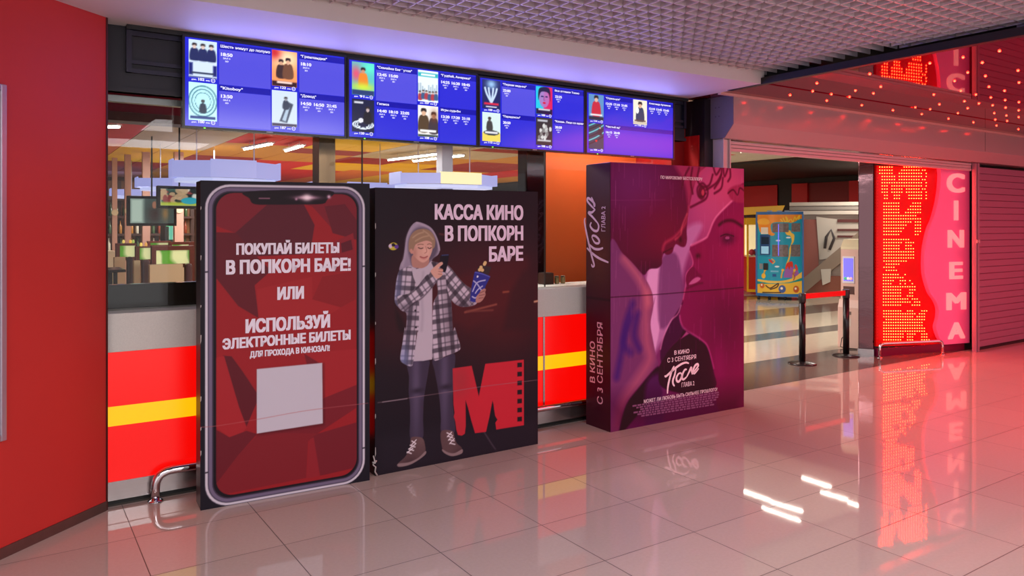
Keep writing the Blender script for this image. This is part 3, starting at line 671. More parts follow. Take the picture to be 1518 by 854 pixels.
# --- boy display
BA, BB = (1.915, 4.428), (3.176, 4.431)
by, bfr, bw = carton('boy_display', 'cardboard display printed with a hooded boy holding phone and popcorn', BA, BB, .16, 1.815, 1.82, None, mat('black_card', (26, 20, 26), .4, noise=.1, nscale=5))
cv = conv(bfr, BA, BB); A = cv(550, 270, 3.88); B = cv(550, 480, 3.557); C = cv(560, 500, 4.271)
P = Print(bw, 1.815, 350, 504, (26, 16, 28))
P.blob(.45, 1.1, .5, .35, (74, 22, 30), .8); P.blob(1.0, 1.0, .5, .45, (78, 22, 28), .9); P.blob(.8, 1.35, .35, .18, (66, 22, 34), .6); P.blob(.1, .9, .25, .2, (56, 20, 28), .6)
P.fill(A([(470, 560), (700, 470), (900, 430), (940, 600), (800, 700), (560, 854), (470, 800)]), (84, 24, 30), .06, .45, False)
P.fill(A([(800, 640), (870, 520), (945, 470), (945, 854), (760, 854)]), (46, 18, 26), .05, .6, False)
P.rect(0, bw, 0, .30, (24, 18, 30), .2, .8); P.fill(B([(30, 610), (330, 540), (600, 560), (880, 500), (880, 660), (40, 800)]), (46, 38, 50), .1, .35, False)
for a, b, c_ in (((540, 750), (720, 705), (150, 84, 70)), ((550, 745), (700, 738), (118, 60, 54)), ((940, 690), (958, 686), (235, 190, 150)), ((395, 300), (470, 312), (90, 40, 44)), ((760, 635), (790, 632), (150, 80, 60))): P.stroke(A([a, b]), .012, c_, .9, soft=.012)
P.stroke(B([(595, 570), (640, 640), (655, 660)]), .008, (110, 96, 112), .5, soft=.01)
P.fill(A([(150, 600), (135, 700), (180, 790), (200, 854), (160, 854), (140, 760)]), (22, 14, 20), .03, .6)
# jeans and boots
for pts in ([(195, 200), (300, 190), (303, 240), (288, 330), (278, 400), (274, 500), (272, 602), (208, 606), (206, 500), (205, 430), (198, 360), (200, 280)], [(325, 190), (385, 178), (440, 160), (440, 240), (434, 330), (430, 400), (436, 480), (440, 572), (372, 572), (368, 500), (362, 410), (350, 330), (335, 250)]):
    M = P.fill(B(pts), (58, 48, 70))
    xs = B(pts); cx = sum(p[0] for p in xs) / len(xs)
    P.blob(cx - .01, .55, .035, .4, (92, 80, 110), .8, clip=M); P.blob(cx, .5, .05, .02, (34, 26, 42), .8, clip=M); P.blob(cx + .01, .46, .05, .015, (84, 74, 100), .5, clip=M)
for body, sole, laces in (([(212, 600), (268, 602), (284, 640), (284, 682), (250, 712), (205, 735), (150, 748), (143, 735), (180, 700), (205, 650)], [(142, 738), (200, 730), (250, 706), (286, 672), (287, 688), (250, 718), (200, 745), (146, 754)], [((215, 618), (236, 632)), ((238, 612), (212, 640)), ((206, 640), (232, 650)), ((232, 636), (200, 660)), ((198, 660), (224, 668)), ((220, 656), (190, 680)), ((190, 676), (212, 684))]),
                          ([(368, 570), (428, 566), (440, 600), (452, 630), (478, 655), (474, 680), (430, 692), (400, 684), (378, 668)], [(376, 662), (405, 678), (440, 682), (480, 662), (478, 684), (432, 698), (400, 690), (378, 674)], [((400, 575), (424, 586)), ((424, 572), (402, 596)), ((404, 592), (430, 602)), ((430, 590), (408, 614)), ((410, 610), (438, 618)), ((438, 606), (414, 632)), ((418, 630), (442, 636))])):
    M = P.fill(B(body), (92, 68, 72)); P.blob(*B([(body[5])])[0], .06, .05, (66, 46, 52), .7, clip=M); P.blob(*B([(body[1])])[0], .05, .06, (116, 90, 92), .6, clip=M)
    P.fill(B(sole), (138, 116, 120))
    for a, b in laces: P.stroke(B([a, b]), .007, (222, 214, 224))
# hood, shirt, head
P.fill(A([(163, 508), (170, 470), (185, 440), (194, 380), (205, 310), (228, 258), (258, 231), (300, 238), (345, 264), (375, 310), (392, 360), (396, 392), (384, 420), (356, 440), (335, 470), (250, 500), (200, 500)]), (146, 134, 156))
P.fill(A([(210, 380), (215, 330), (240, 285), (280, 262), (330, 272), (366, 310), (384, 370), (372, 420), (345, 450), (300, 480), (240, 480), (222, 430)]), (92, 82, 102), .02)
P.stroke(A([(180, 480), (200, 400), (206, 330), (232, 268), (262, 242)]), .018, (176, 166, 186), .6, soft=.02); P.stroke(A([(262, 234), (340, 268), (378, 330), (392, 392)]), .010, (186, 172, 192), .7, soft=.01)
P.fill(A([(228, 484), (262, 500), (320, 482), (345, 456), (362, 500), (352, 600), (352, 700), (352, 854)]) + B([(326, 60), (322, 188), (275, 196), (222, 198), (236, 100)]) + A([(272, 820), (276, 700), (262, 600), (240, 540)]), (186, 176, 192), smooth=False)
P.stroke(A([(300, 520), (290, 640), (296, 760), (290, 854)]), .018, (160, 150, 168), .6, soft=.02)
M = P.fill(A([(240, 420), (325, 430), (330, 470), (300, 494), (262, 494), (236, 480)]), (176, 128, 118))
SK = (208, 160, 146)
M = P.fill(A([(230, 396), (226, 372), (242, 350), (300, 322), (350, 340), (354, 378), (346, 412), (330, 444), (306, 462), (286, 460), (260, 440), (242, 416)]), SK)
P.blob(*A([(250, 410)])[0], .02, .05, (170, 118, 108), .6, clip=M); P.blob(*A([(318, 400)])[0], .03, .03, (226, 182, 166), .7, clip=M)
P.fill(A([(218, 400), (216, 350), (230, 305), (262, 276), (310, 270), (348, 290), (368, 330), (366, 372), (352, 384), (348, 350), (320, 338), (286, 346), (256, 360), (246, 384), (238, 398)]), (150, 122, 100))
for a, b in (((240, 320), (300, 290)), ((255, 340), (330, 310)), ((300, 280), (355, 330))): P.stroke(A([a, ((a[0] + b[0]) / 2, (a[1] + b[1]) / 2 - 6), b]), .008, (186, 158, 130), .8, soft=.008)
P.fill(A([(222, 392), (232, 384), (240, 396), (238, 412), (228, 410)]), (196, 142, 130))
for a, b in (((272, 378), (298, 380)), ((326, 378), (346, 378))): P.stroke(A([a, ((a[0] + b[0]) / 2, a[1] + 5), b]), .006, (70, 44, 44))
for a, b in (((268, 362), (300, 360)), ((324, 360), (348, 362))): P.stroke(A([a, ((a[0] + b[0]) / 2, a[1] - 4), b]), .005, (130, 96, 80))
P.stroke(A([(314, 372), (320, 400), (308, 410)]), .005, (170, 116, 106)); P.stroke(A([(282, 430), (304, 436), (324, 428)]), .007, (150, 70, 74)); P.stroke(A([(286, 438), (306, 444), (320, 436)]), .005, (196, 128, 124))
# checked shirt
def plaid(pts, tilt):
    M = P.mask(pts); M0 = M.copy()
    P.lay(M, (196, 184, 202))
    u = P.x * math.cos(tilt) + P.z * math.sin(tilt); v = -P.x * math.sin(tilt) + P.z * math.cos(tilt)
    for w_, per, c_, al, ph_ in ((.03, .095, (46, 40, 52), .68, 0), (.008, .095, (60, 54, 68), .6, .055)):
        for q in (u, v):
            d = np.abs(((q + ph_) % per) - per / 2); P.lay(M * np.clip(.5 + (w_ / 2 - d) / .008, 0, 1), c_, al)
    return M0
M = plaid(A([(345, 458), (372, 462), (432, 478), (450, 540), (462, 700), (470, 854)]) + B([(440, 20), (456, 70), (470, 118), (462, 142), (400, 168), (328, 190), (326, 60)]) + A([(352, 854), (358, 700), (384, 640), (372, 560), (362, 500)]), .08)
P.blob(*A([(455, 760)])[0], .06, .3, (60, 48, 62), .45, clip=M)
M = plaid(A([(425, 478), (455, 492), (500, 548), (540, 590), (580, 616), (606, 640), (612, 690), (585, 712), (520, 718), (472, 692), (444, 640), (430, 560)]), .75)
P.blob(*A([(520, 720)])[0], .1, .05, (60, 48, 62), .6, clip=M)
M = plaid(A([(165, 508), (200, 492), (230, 484), (240, 540), (262, 598), (276, 690), (272, 854)]) + B([(240, 40), (232, 130), (222, 200), (212, 224), (180, 214), (154, 186), (166, 100), (178, 20)]) + A([(200, 854), (204, 760), (180, 740), (150, 712), (136, 680), (140, 610), (150, 545)]), -.1)
P.blob(*A([(150, 640)])[0], .04, .2, (110, 120, 170), .5, clip=M); P.blob(*A([(215, 760)])[0], .05, .12, (70, 60, 78), .5, clip=M); P.blob(*B([(170, 190)])[0], .05, .12, (120, 135, 190), .6, clip=M)
M = plaid(A([(150, 660), (220, 640), (270, 596), (310, 545), (345, 516), (372, 530), (380, 565), (340, 620), (280, 668), (235, 700), (190, 742), (160, 720)]), .6)
P.blob(*A([(210, 720)])[0], .08, .03, (70, 60, 76), .6, clip=M); P.stroke(A([(190, 745), (240, 702), (300, 660), (378, 572)]), .008, (60, 48, 62), .7, soft=.01)
for q in ((255, 740), (258, 836)): P.blob(*A([q])[0], .008, .008, (40, 34, 44), hard=4)
# hands, phone, popcorn cup
P.fill(A([(396, 440), (406, 420), (446, 417), (448, 425), (430, 512), (412, 516), (398, 498)]), (20, 16, 30)); P.stroke(A([(408, 422), (444, 420)]), .006, (60, 70, 120))
P.fill(A([(342, 516), (352, 500), (376, 478), (398, 462), (410, 462), (412, 474), (392, 490), (386, 500), (404, 498), (414, 506), (412, 516), (404, 520), (412, 526), (408, 538), (398, 548), (380, 556), (362, 546)]), SK)
for a, b in (((388, 500), (408, 502)), ((388, 514), (408, 518)), ((386, 530), (406, 532))): P.stroke(A([a, b]), .004, (150, 100, 96))
P.fill(A([(612, 522), (610, 500), (630, 480), (645, 478), (650, 458), (662, 462), (664, 484), (690, 490), (684, 510), (668, 546), (630, 540)]), (52, 40, 44))
for x, z in ((632, 492), (640, 508), (652, 474), (656, 466), (624, 506)): P.blob(*A([(x, z)])[0], .014, .013, (216, 186, 130), hard=3)
P.fill(A([(594, 522), (604, 515), (640, 524), (680, 542), (684, 550), (660, 596), (634, 680), (614, 694), (580, 690), (568, 684), (578, 600)]), (44, 48, 140), smooth=False)
for pts in ([(584, 630), (610, 580), (656, 566)], [(590, 570), (612, 590), (642, 636)], [(582, 660), (600, 668), (620, 650)], [(600, 640), (614, 620), (640, 600)]): P.stroke(A(pts), .009, (176, 178, 220))
P.blob(*A([(612, 545)])[0], .008, .008, (220, 220, 240), hard=3); P.stroke(A([(598, 520), (640, 530), (682, 546)]), .006, (90, 96, 190))
P.fill(A([(602, 692), (606, 660), (622, 640), (632, 624), (650, 614), (660, 620), (656, 634), (658, 650), (650, 666), (640, 682), (622, 694)]), (176, 128, 120))
for a, b in (((624, 640), (652, 628)), ((622, 654), (652, 648)), ((620, 670), (644, 666))): P.stroke(A([a, b]), .005, (120, 76, 76))
P.blob(*A([(128, 370)])[0], .034, .026, (190, 180, 60), hard=4); P.blob(*A([(112, 368)])[0], .014, .014, (205, 190, 215), hard=4); P.blob(*A([(146, 372)])[0], .016, .014, (96, 60, 150), hard=4); P.blob(*A([(128, 362)])[0], .014, .012, (30, 24, 40), hard=4)
# red film strip letter
Lg = [(430, 236), (530, 222), (568, 383), (602, 212), (805, 190), (806, 535), (660, 558), (655, 522), (666, 506), (654, 486), (649, 455), (645, 425), (640, 405), (624, 490), (606, 570), (548, 577), (528, 510), (510, 440), (498, 404), (499, 540), (494, 580), (478, 590), (458, 586), (450, 560), (444, 515), (436, 490), (440, 470), (434, 420)]
M = P.fill(B(Lg), (196, 36, 54), smooth=False); P.blob(*B([(470, 300)])[0], .10, .14, (150, 50, 58), .6, clip=M); P.blob(*B([(460, 540)])[0], .08, .12, (176, 44, 56), .6, clip=M)
for z in (218, 266, 313, 361, 408, 455, 503): P.fill(B([(771, z - 11), (795, z - 13), (795, z + 11), (771, z + 13)]), (26, 18, 28), smooth=False)
P.stroke(B([(35, 416), (120, 404), (250, 384), (420, 358), (600, 330), (880, 297)]), .0035, (150, 120, 130), .75); P.stroke(B([(60, 413), (190, 395)]), .006, (190, 176, 186), .5)
P.build('print', lambda x, z: bfr(x, z * (1.815 + .005 * x / bw) / 1.815, .0015), art_mat('printed_card'), by)
m = MB()
for t, xa_, xb_, y0, y1 in (('КАССА КИНО', 365, 874, 217, 130), ('В ПОПКОРН', 423, 874, 338, 250), ('БАРЕ', 677, 874, 455, 368)):
    a = A([(xa_, y0), (xa_, y1)]); b = A([(xb_, y0), (xb_, y1)])
    text(m := MB(), t, bfr, a[0][0], b[0][0], (a[0][1] + b[0][1]) / 2, (a[1][1] + b[1][1]) / 2, .0035, .05)
    m.build('lettering', mat('pale_pink_ink', (226, 206, 230), .5), by, label='pale pink capital letters reading ' + t)
m = MB()
for z, w_ in ((1.55, .04), (1.25, .03), (.95, .02), (.70, .04), (.36, .03), (.12, .06)): m.add([bfr(0, z, .002), bfr(.005, z + w_ * .3, .003), bfr(.004, z + w_, .003), bfr(.0, z + w_, .002)], [(0, 1, 2, 3)])
m.tube([bfr(-.012, .13, .0), bfr(-.006, .10, .008), bfr(-.016, .075, .006), bfr(.0, .06, .010), bfr(-.004, .03, .008), bfr(.010, .006, .012)], .005, 6)
m.tube([bfr(-.02, .09, .004), bfr(-.004, .085, .010), bfr(.006, .10, .008)], .006, 6)
m.build('worn_edge', WORN, by, label='frayed pale threads at the lower corner')

# --- giant book display
KA, KB = (3.814, 4.371), (5.318, 4.346)
bk, kfr, kw = carton('book_display', 'tall purple cardboard book with a couple on its cover', KA, KB, .295, 2.06, 2.07, None, mat('deep_plum_card', (62, 16, 40), .4, noise=.1, nscale=5))
cv = conv(kfr, KA, KB); U = cv(860, 235, 3.972); Lw = cv(860, 430, 3.88)
P = Print(kw, 2.06, 270, 370, (120, 62, 112))
P.blob(1.05, 1.75, .45, .5, (176, 92, 140), .9); P.blob(1.3, 1.95, .4, .3, (196, 96, 130), .8)
P.fill(U([(390, 1200), (385, 680), (470, 560), (640, 400), (720, 400), (640, 560), (600, 720), (600, 900), (470, 1100)]), (176, 140, 186), .05, .8)
P.fill(U([(400, 1200), (392, 700), (470, 620), (468, 1000)]), (206, 172, 212), .02, .8); P.fill(U([(470, 1000), (470, 620), (560, 560), (600, 700), (600, 860)]), (110, 76, 120), .03, .8)
# man, turned to the right
M = P.fill(U([(175, 20), (720, 20), (700, 90), (676, 150), (652, 240), (636, 330), (626, 420), (628, 480), (618, 518), (596, 522), (566, 506), (552, 522), (540, 556), (512, 568), (492, 560), (482, 590), (480, 622), (456, 646), (414, 650), (396, 662), (372, 684), (300, 630), (175, 520)]), (92, 30, 66), .012)
P.blob(.25, 1.9, .5, .35, (112, 60, 120), .8, clip=M); P.blob(.55, 1.5, .35, .3, (122, 28, 66), .7, clip=M); P.blob(.45, 1.15, .3, .16, (58, 18, 56), .7, clip=M)
P.stroke(U([(640, 290), (622, 380), (560, 460), (500, 500), (486, 540)]), .02, (190, 90, 100), .7, soft=.03, clip=M); P.stroke(U([(628, 330), (600, 400), (592, 450), (560, 480)]), .012, (226, 130, 120), .6, soft=.02, clip=M)
P.blob(*U([(590, 480)])[0], .02, .03, (60, 14, 40), .8, clip=M); P.stroke(U([(490, 556), (540, 530)]), .012, (70, 18, 44), .7, clip=M, soft=.01)
P.fill(U([(560, 20), (740, 20), (700, 120), (660, 200), (640, 290), (620, 180), (600, 120)]), (190, 84, 116), .05, .6)
for pts in ([(650, 290), (690, 270), (740, 240), (750, 190), (720, 150), (690, 180), (700, 230), (740, 210)], [(700, 60), (690, 130), (720, 170), (760, 160), (780, 100)], [(780, 40), (800, 100), (830, 60), (826, 120), (790, 180)], [(740, 190), (800, 150), (830, 100)], [(790, 210), (830, 180), (840, 120)], [(840, 50), (850, 110), (870, 60)], [(880, 50), (884, 110), (870, 140)], [(600, 180), (610, 120), (640, 60)], [(660, 60), (650, 140), (662, 210)]):
    P.stroke(U(pts), .020, (92, 26, 58), .85, soft=.014)
P.blob(*U([(715, 205)])[0], .05, .07, (86, 22, 50), .8, hard=2); P.blob(*U([(722, 205)])[0], .02, .03, (200, 90, 104), .8, hard=2)
# his shoulder and arm
M = P.fill(U([(175, 500), (250, 560), (320, 630), (390, 720), (425, 800), (432, 860)]) + Lw([(430, 40), (416, 120), (404, 200), (420, 300), (436, 380), (446, 440), (380, 520), (310, 600), (266, 660), (236, 740), (222, 825), (172, 825), (172, 300)]), (116, 74, 116), .01)
P.stroke(U([(230, 560), (310, 650), (370, 740), (392, 830)]) + Lw([(390, 60), (380, 200), (400, 330)]), .05, (206, 128, 128), .6, clip=M, soft=.06) if False else None
P.stroke(U([(260, 590), (330, 680), (380, 770), (400, 850)]), .06, (196, 124, 132), .7, clip=M, soft=.08); P.stroke(Lw([(390, 20), (378, 150), (384, 300), (400, 400), (330, 520), (250, 640), (210, 780)]), .08, (188, 116, 128), .65, clip=M, soft=.10)
for pts in ([(300, 80), (260, 200), (240, 340), (210, 500)], [(330, 140), (310, 260), (340, 340)], [(290, 160), (250, 300), (290, 360)]): P.stroke(Lw(pts), .06, (62, 44, 128), .7, clip=M, soft=.05)
P.fill(Lw([(446, 440), (456, 520), (470, 600), (420, 640), (330, 720), (240, 825), (222, 825), (240, 740), (270, 650), (330, 570)]), (52, 14, 48), .02)
P.fill(Lw([(380, 540), (470, 480), (480, 600), (470, 800), (380, 800)]), (96, 62, 118), .05, .7)
# woman, turned to the left
M = P.fill(U([(975, 200), (900, 250), (860, 290), (800, 350), (772, 400), (752, 450), (735, 476), (690, 494), (652, 514), (644, 550), (656, 590), (664, 622), (644, 644), (626, 680), (622, 720), (628, 750), (612, 772), (606, 820)]) + Lw([(592, 40), (580, 90), (572, 140), (578, 190), (600, 226), (650, 258), (700, 292), (732, 330), (752, 390), (766, 450), (780, 540), (800, 700), (945, 760), (945, 300)]), (126, 36, 92), .010)
P.blob(1.4, 1.35, .3, .4, (150, 44, 96), .7, clip=M); P.blob(1.3, .75, .35, .35, (90, 16, 72), .7, clip=M); P.blob(*U([(720, 560)])[0], .12, .14, (136, 34, 84), .6, clip=M)
P.stroke(U([(900, 250), (800, 350), (756, 446), (736, 474), (654, 514)]), .014, (236, 170, 200), .7, soft=.02); P.stroke(U([(645, 550), (664, 622), (626, 680), (622, 740), (606, 830)]), .010, (222, 150, 184), .6, soft=.016)
P.fill(U([(868, 200), (900, 170), (940, 160), (975, 170), (975, 260), (900, 256)]), (150, 60, 96), .02); P.stroke(U([(870, 210), (900, 190), (926, 220), (940, 180), (968, 200)]), .016, (84, 20, 50), .8)
P.stroke(U([(818, 396), (850, 374), (900, 372), (952, 404)]), .026, (64, 14, 48), .85, soft=.02); P.blob(*U([(870, 478)])[0], .09, .05, (70, 16, 66), .9, clip=M); P.blob(*U([(866, 472)])[0], .03, .014, (176, 120, 160), .7, hard=3)
P.stroke(U([(826, 462), (860, 450), (904, 462)]), .010, (46, 8, 40), .8); P.blob(*U([(694, 576)])[0], .03, .022, (64, 10, 44), .9, clip=M)
M2 = P.fill(U([(664, 640), (690, 668), (720, 700), (690, 706), (654, 740), (632, 756), (622, 720), (630, 676)]), (112, 18, 80), .008); P.fill(U([(640, 744), (660, 716), (690, 700), (708, 712), (680, 734)]), (186, 130, 170), .01, .8)
P.stroke(U([(630, 766), (690, 742), (720, 736)]), .018, (96, 14, 66), .7, soft=.014)
# her neck and shoulder, dark top
P.fill(Lw([(592, 70), (572, 130), (576, 190), (600, 226), (570, 280), (520, 330), (472, 420), (460, 360), (480, 270), (530, 170), (560, 120)]), (72, 34, 74), .014)
P.fill(Lw([(600, 226), (650, 258), (700, 292), (732, 330), (752, 390), (768, 470), (776, 560), (640, 600), (472, 560), (452, 460), (476, 400), (520, 330), (570, 280)]), (58, 16, 52), .014)
P.fill(Lw([(578, 282), (610, 240), (626, 252)]), (176, 110, 160), .012, .8, False); P.stroke(Lw([(580, 90), (560, 140), (520, 180), (480, 270), (462, 340)]), .010, (214, 160, 196), .7, soft=.014)
P.stroke(Lw([(572, 150), (580, 190), (604, 228), (700, 290), (736, 334), (768, 450)]), .012, (196, 110, 166), .7, soft=.02); P.blob(*Lw([(800, 430)])[0], .08, .2, (136, 40, 104), .6)
P.fill(Lw([(172, 640), (945, 560), (945, 830), (172, 830)]), (56, 8, 44), .25, .55, False)
for k in range(150):                                   # rain
    x = rng.uniform(0, kw); z = rng.uniform(.3, 2.0); l = rng.uniform(.05, .22)
    P.stroke([(x, z), (x + .002, z + l)], .0035, (190, 130, 180), rng.uniform(.12, .34), soft=.006)
m = MB(); m2 = MB()
def bl(mb, t, f, xa_, xb_, ya, yb, h, off=.03, dd=.0035):
    a = f([(xa_, ya), (xa_, ya - h)]); b = f([(xb_, yb), (xb_, yb - h)])
    text(mb, t, kfr, a[0][0], b[0][0], (a[0][1] + b[0][1]) / 2, (a[1][1] + b[1][1]) / 2, dd, off)
COVER = mat('white_ink', (246, 226, 240), .5)
for t, xa_, xb_, ya, yb, h_, of_, f_ in (('ПО МИРОВОМУ БЕСТСЕЛЛЕРУ', 472, 718, 120, 130, 18, .02, U), ('В КИНО', 540, 626, 372, 362, 24, .02, Lw), ('С 3 СЕНТЯБРЯ', 500, 665, 416, 396, 26, .012, Lw), ('ГЛАВА 2', 582, 655, 556, 550, 26, .01, Lw), ('МОЖЕТ ЛИ ЛЮБОВЬ БЫТЬ СИЛЬНЕЕ ПРОШЛОГО?', 365, 787, 648, 582, 20, .012, Lw)):
    mm_ = MB(); bl(mm_, t, f_, xa_, xb_, ya, yb, h_, of_); mm_.build('lettering', COVER, bk, label='white cover words ' + ' '.join(t.split()[:3]))
ZZ = cv(970, 500, 9.49)
SCRIPT = [[(145, 535), (150, 550), (165, 545), (200, 515), (270, 450), (370, 380), (440, 355), (482, 368)], [(276, 404), (242, 470), (206, 600), (186, 700), (180, 792)], [(300, 436), (282, 530), (258, 600), (258, 650), (280, 688)],
          [(368, 500), (335, 515), (308, 565), (312, 612), (340, 622), (370, 580), (382, 528), (362, 496)], [(452, 452), (424, 458), (394, 515), (386, 572), (408, 592), (452, 555)], [(452, 555), (486, 486), (514, 424), (520, 470), (530, 522)],
          [(530, 518), (572, 460), (612, 402), (602, 376), (570, 398), (546, 450), (544, 498), (566, 504), (620, 438)]]
for st in SCRIPT: ribbon(m, ZZ(st), .020, kfr, .0035)
for k in range(6):                                     # small print too fine to read: rows of short dashes
    x = 300 + 22 * k % 60; y0 = 672 + 13 * k
    while x < 800 - 10 * k:
        w_ = rng.uniform(8, 26); a = Lw([(x, y0 - (x - 300) * .16), (x + w_, y0 - (x + w_ - 300) * .16)])
        m2.add([kfr(a[0][0], a[0][1], .003), kfr(a[1][0], a[1][1], .003), kfr(a[1][0], a[1][1] + .013, .003), kfr(a[0][0], a[0][1] + .013, .003)], [(0, 1, 2, 3)])
        x += w_ + 5
P.stroke(U([(175, 818), (500, 798), (968, 762)]), .006, (46, 8, 34), .9)
P.stroke(U([(175, 246), (500, 246)]), .003, (140, 80, 130), .5)
P.c = (P.c - 84) * 1.28 + np.array([80., 58, 72]); P.c = np.clip(P.c * .86 + P.c.mean(2, keepdims=True) * .14, 6, 255)
P.build('cover_print', lambda x, z: kfr(x, z * (2.06 + .01 * x / kw) / 2.06, .0015), art_mat('printed_card'), bk)
m.build('script_title', COVER, bk, label='white brush script title across the cover')
m2.build('small_print', mat('dull_mauve_ink', (128, 74, 118), .5), bk, label='rows of tiny dull mauve print')
# spine, reading upward
sfr = Frame(kfr(0, 0, -.295), -kfr.n * -1, np.array([-1.0, 0, 0])); sfr.ex = kfr.n.copy(); sfr.n = -kfr.ex
P = Print(.293, 2.055, 40, 200, (70, 26, 34))
P.rect(0, .3, 0, 1.02, (58, 8, 34), .25); P.rect(0, .3, 1.0, 1.012, (30, 6, 20)); P.blob(.15, 1.9, .3, .2, (66, 28, 52), .8); P.blob(.15, 1.35, .16, .2, (96, 40, 34), .7)
P.build('spine_print', lambda x, z: sfr(x, z, .0015), art_mat('printed_card'), bk)
m = MB()
def sp(px, py):                                        # photograph point on the spine plane -> (along depth, height)
    a, b = kfr(0, 0, -.295), kfr(0, 0); return sfr.loc(online(px, py, a[:2], b[:2]))
def up(t, px0, px1, pya, pyb, off=.03):
    a = sp((px0 + px1) / 2, pya)[1]; b = sp((px0 + px1) / 2, pyb)[1]; x0 = sp(px0, (pya + pyb) / 2)[0]; x1 = sp(px1, (pya + pyb) / 2)[0]
    text(m, t, sfr, a, b, x0, x1, .0035, off, rot=True)
m = MB(); MAUVE = mat('mauve_ink', (222, 178, 208), .5)
up('В КИНО', 875, 882.5, 567, 506, .02); m.build('spine_lettering', MAUVE, bk, label='mauve words reading up the spine: В КИНО')
m = MB(); up('С 3 СЕНТЯБРЯ', 885.7, 894, 599, 478, .012); m.build('spine_lettering', MAUVE, bk, label='mauve words reading up the spine: С 3 СЕНТЯБРЯ')
m = MB(); up('ГЛАВА 2', 892, 897.9, 343, 306, .01); m.build('spine_lettering', MAUVE, bk, label='mauve words reading up the spine: ГЛАВА 2')
m = MB()
SP = [[(104, 762), (114, 786), (132, 772), (110, 690), (70, 520), (45, 400), (34, 325), (42, 294)], [(58, 598), (110, 650), (180, 702), (276, 745)], [(80, 560), (130, 604), (180, 612), (222, 598)],
      [(112, 500), (140, 545), (176, 550), (182, 520), (150, 482), (116, 474), (110, 500)], [(104, 338), (92, 376), (126, 420), (164, 424), (178, 380), (164, 340)], [(164, 342), (120, 290), (74, 240), (110, 238), (142, 208)],
      [(142, 212), (100, 170), (64, 124), (68, 94), (100, 112), (134, 150), (134, 176), (124, 130), (104, 84)]]
for st in SP: ribbon(m, [sp(862 + x / 6.83, 280 + y / 6.83) for x, y in st], .020, sfr, .0035)
m.build('script_title', MAUVE, bk, label='mauve brush script title up the spine')

# ------------------------------------------------------------------ the lit cinema sign
SA, SB = np.array([8.70, 5.12, 0]), np.array([10.115, 4.80, 0])
sex = (SB - SA) / np.linalg.norm(SB - SA); sn = np.array([sex[1], -sex[0], 0])
sfr2 = Frame(SA, sex, sn); SW = float(np.linalg.norm(SB - SA))
sl = lambda px, py: sfr2.loc(online(px, py, SA[:2], SB[:2]))
sg = thing('cinema_sign', 'tall lit sign of red bulb letters beside a wavy pink panel', 'sign', sfr2(SW / 2, 0, -.1))
fn = lambda u, v, d: sfr2(u, v, -d)
MB().prism([(0, .0), (SW, .0), (SW, .095), (0, .095)], fn, .0, .16).build('plinth', mat('dark_magenta_gloss', (120, 20, 60), .12), sg)
MB().prism([(0, .095), (SW, .095), (SW, 2.34), (0, 2.34)], fn, .05, .16).build('backing', mat('dark_casing', (40, 14, 18), .5), sg)
CP = lambda pts: [sl(1270 + x / 2.512, 200 + y / 2.512) for x, y in pts]
wave = CP([(302, 122), (305, 150), (303, 190), (298, 230), (290, 270), (277, 315), (262, 350), (250, 400), (245, 440), (244, 490), (248, 530), (265, 585), (285, 615), (297, 645), (296, 680), (288, 715), (296, 745), (306, 765), (318, 780)])
wv = spline(wave, 4, False)
rx = sl(1434, 400)[0]
red = MB().prism([(.0, .12)] + [(float(p[0]) + .02, float(p[1])) for p in wv[::-1]] + [(.0, float(wv[0][1]))], fn, .02, .05).build('bulb_panel', mat('red_lacquer_added_glow', (196, 8, 6), .22, emit=(255, 0, 0), strength=.14), sg, label='red lacquer panel with added glow behind the bulbs')  # red emission added to the lacquer to imitate the bulbs' glow on it
pk = MB().prism([tuple(map(float, p)) for p in wv] + [(rx, float(wv[-1][1])), (rx, float(wv[0][1]))], fn, -.03, .05).build('pink_panel', mat('lit_pink_panel', (230, 120, 170), .35, emit=(240, 50, 110), strength=.16), sg, label='lit pink panel with a wavy left edge')
m = MB(); 
for t, y0, y1, xa_, xb_ in (('C', 215, 145, 326, 391), ('I', 318, 245, 353, 367), ('N', 420, 354, 330, 388), ('E', 537, 472, 336, 384), ('M', 652, 585, 325, 396), ('A', 760, 695, 331, 392)):
    a, b = CP([(xa_, y0), (xb_, y1)])
    V, Pf = glyphs(t, 0.0); u = (V[:, 0] - V[:, 0].min()) / np.ptp(V[:, 0]); w = (V[:, 1] - V[:, 1].min()) / np.ptp(V[:, 1])
    m = MB(); g = .10 if t != 'I' else 0
    edges = {}
    for p in Pf:
        for i in range(len(p)): e = (p[i], p[(i + 1) % len(p)]); edges[e] = edges.get(e, 0) + 1
    rim = [e for e in edges if (e[1], e[0]) not in edges]
    for kk, (du, dw) in enumerate(((0, 0), (1, 0), (0, 1), (1, 1), (.5, .5)) if g else ((0, 0),)):
        base = [sfr2(a[0] + (u[i] * (1 - g) + du * g) * (b[0] - a[0]), a[1] + (w[i] * (1 - g * .7) + dw * g * .7) * (b[1] - a[1]), .046 + kk * .0002) for i in range(len(V))]
        m.add(base, Pf)
        for (i, j) in rim: m.add([base[i], base[j], base[j] - .018 * sn, base[i] - .018 * sn], [(0, 1, 2, 3)])
    m.build('sign_letter', mat('lit_salmon_letters', (250, 170, 170), .4, emit=(255, 130, 130), strength=.85), pk, label='pale salmon capital letter ' + t)
MB().prism([(rx, .1), (SW, .1), (SW, 2.32), (rx, 2.32)], fn, .03, .06).build('side_recess', mat('black_recess', (24, 4, 8), .5), sg)
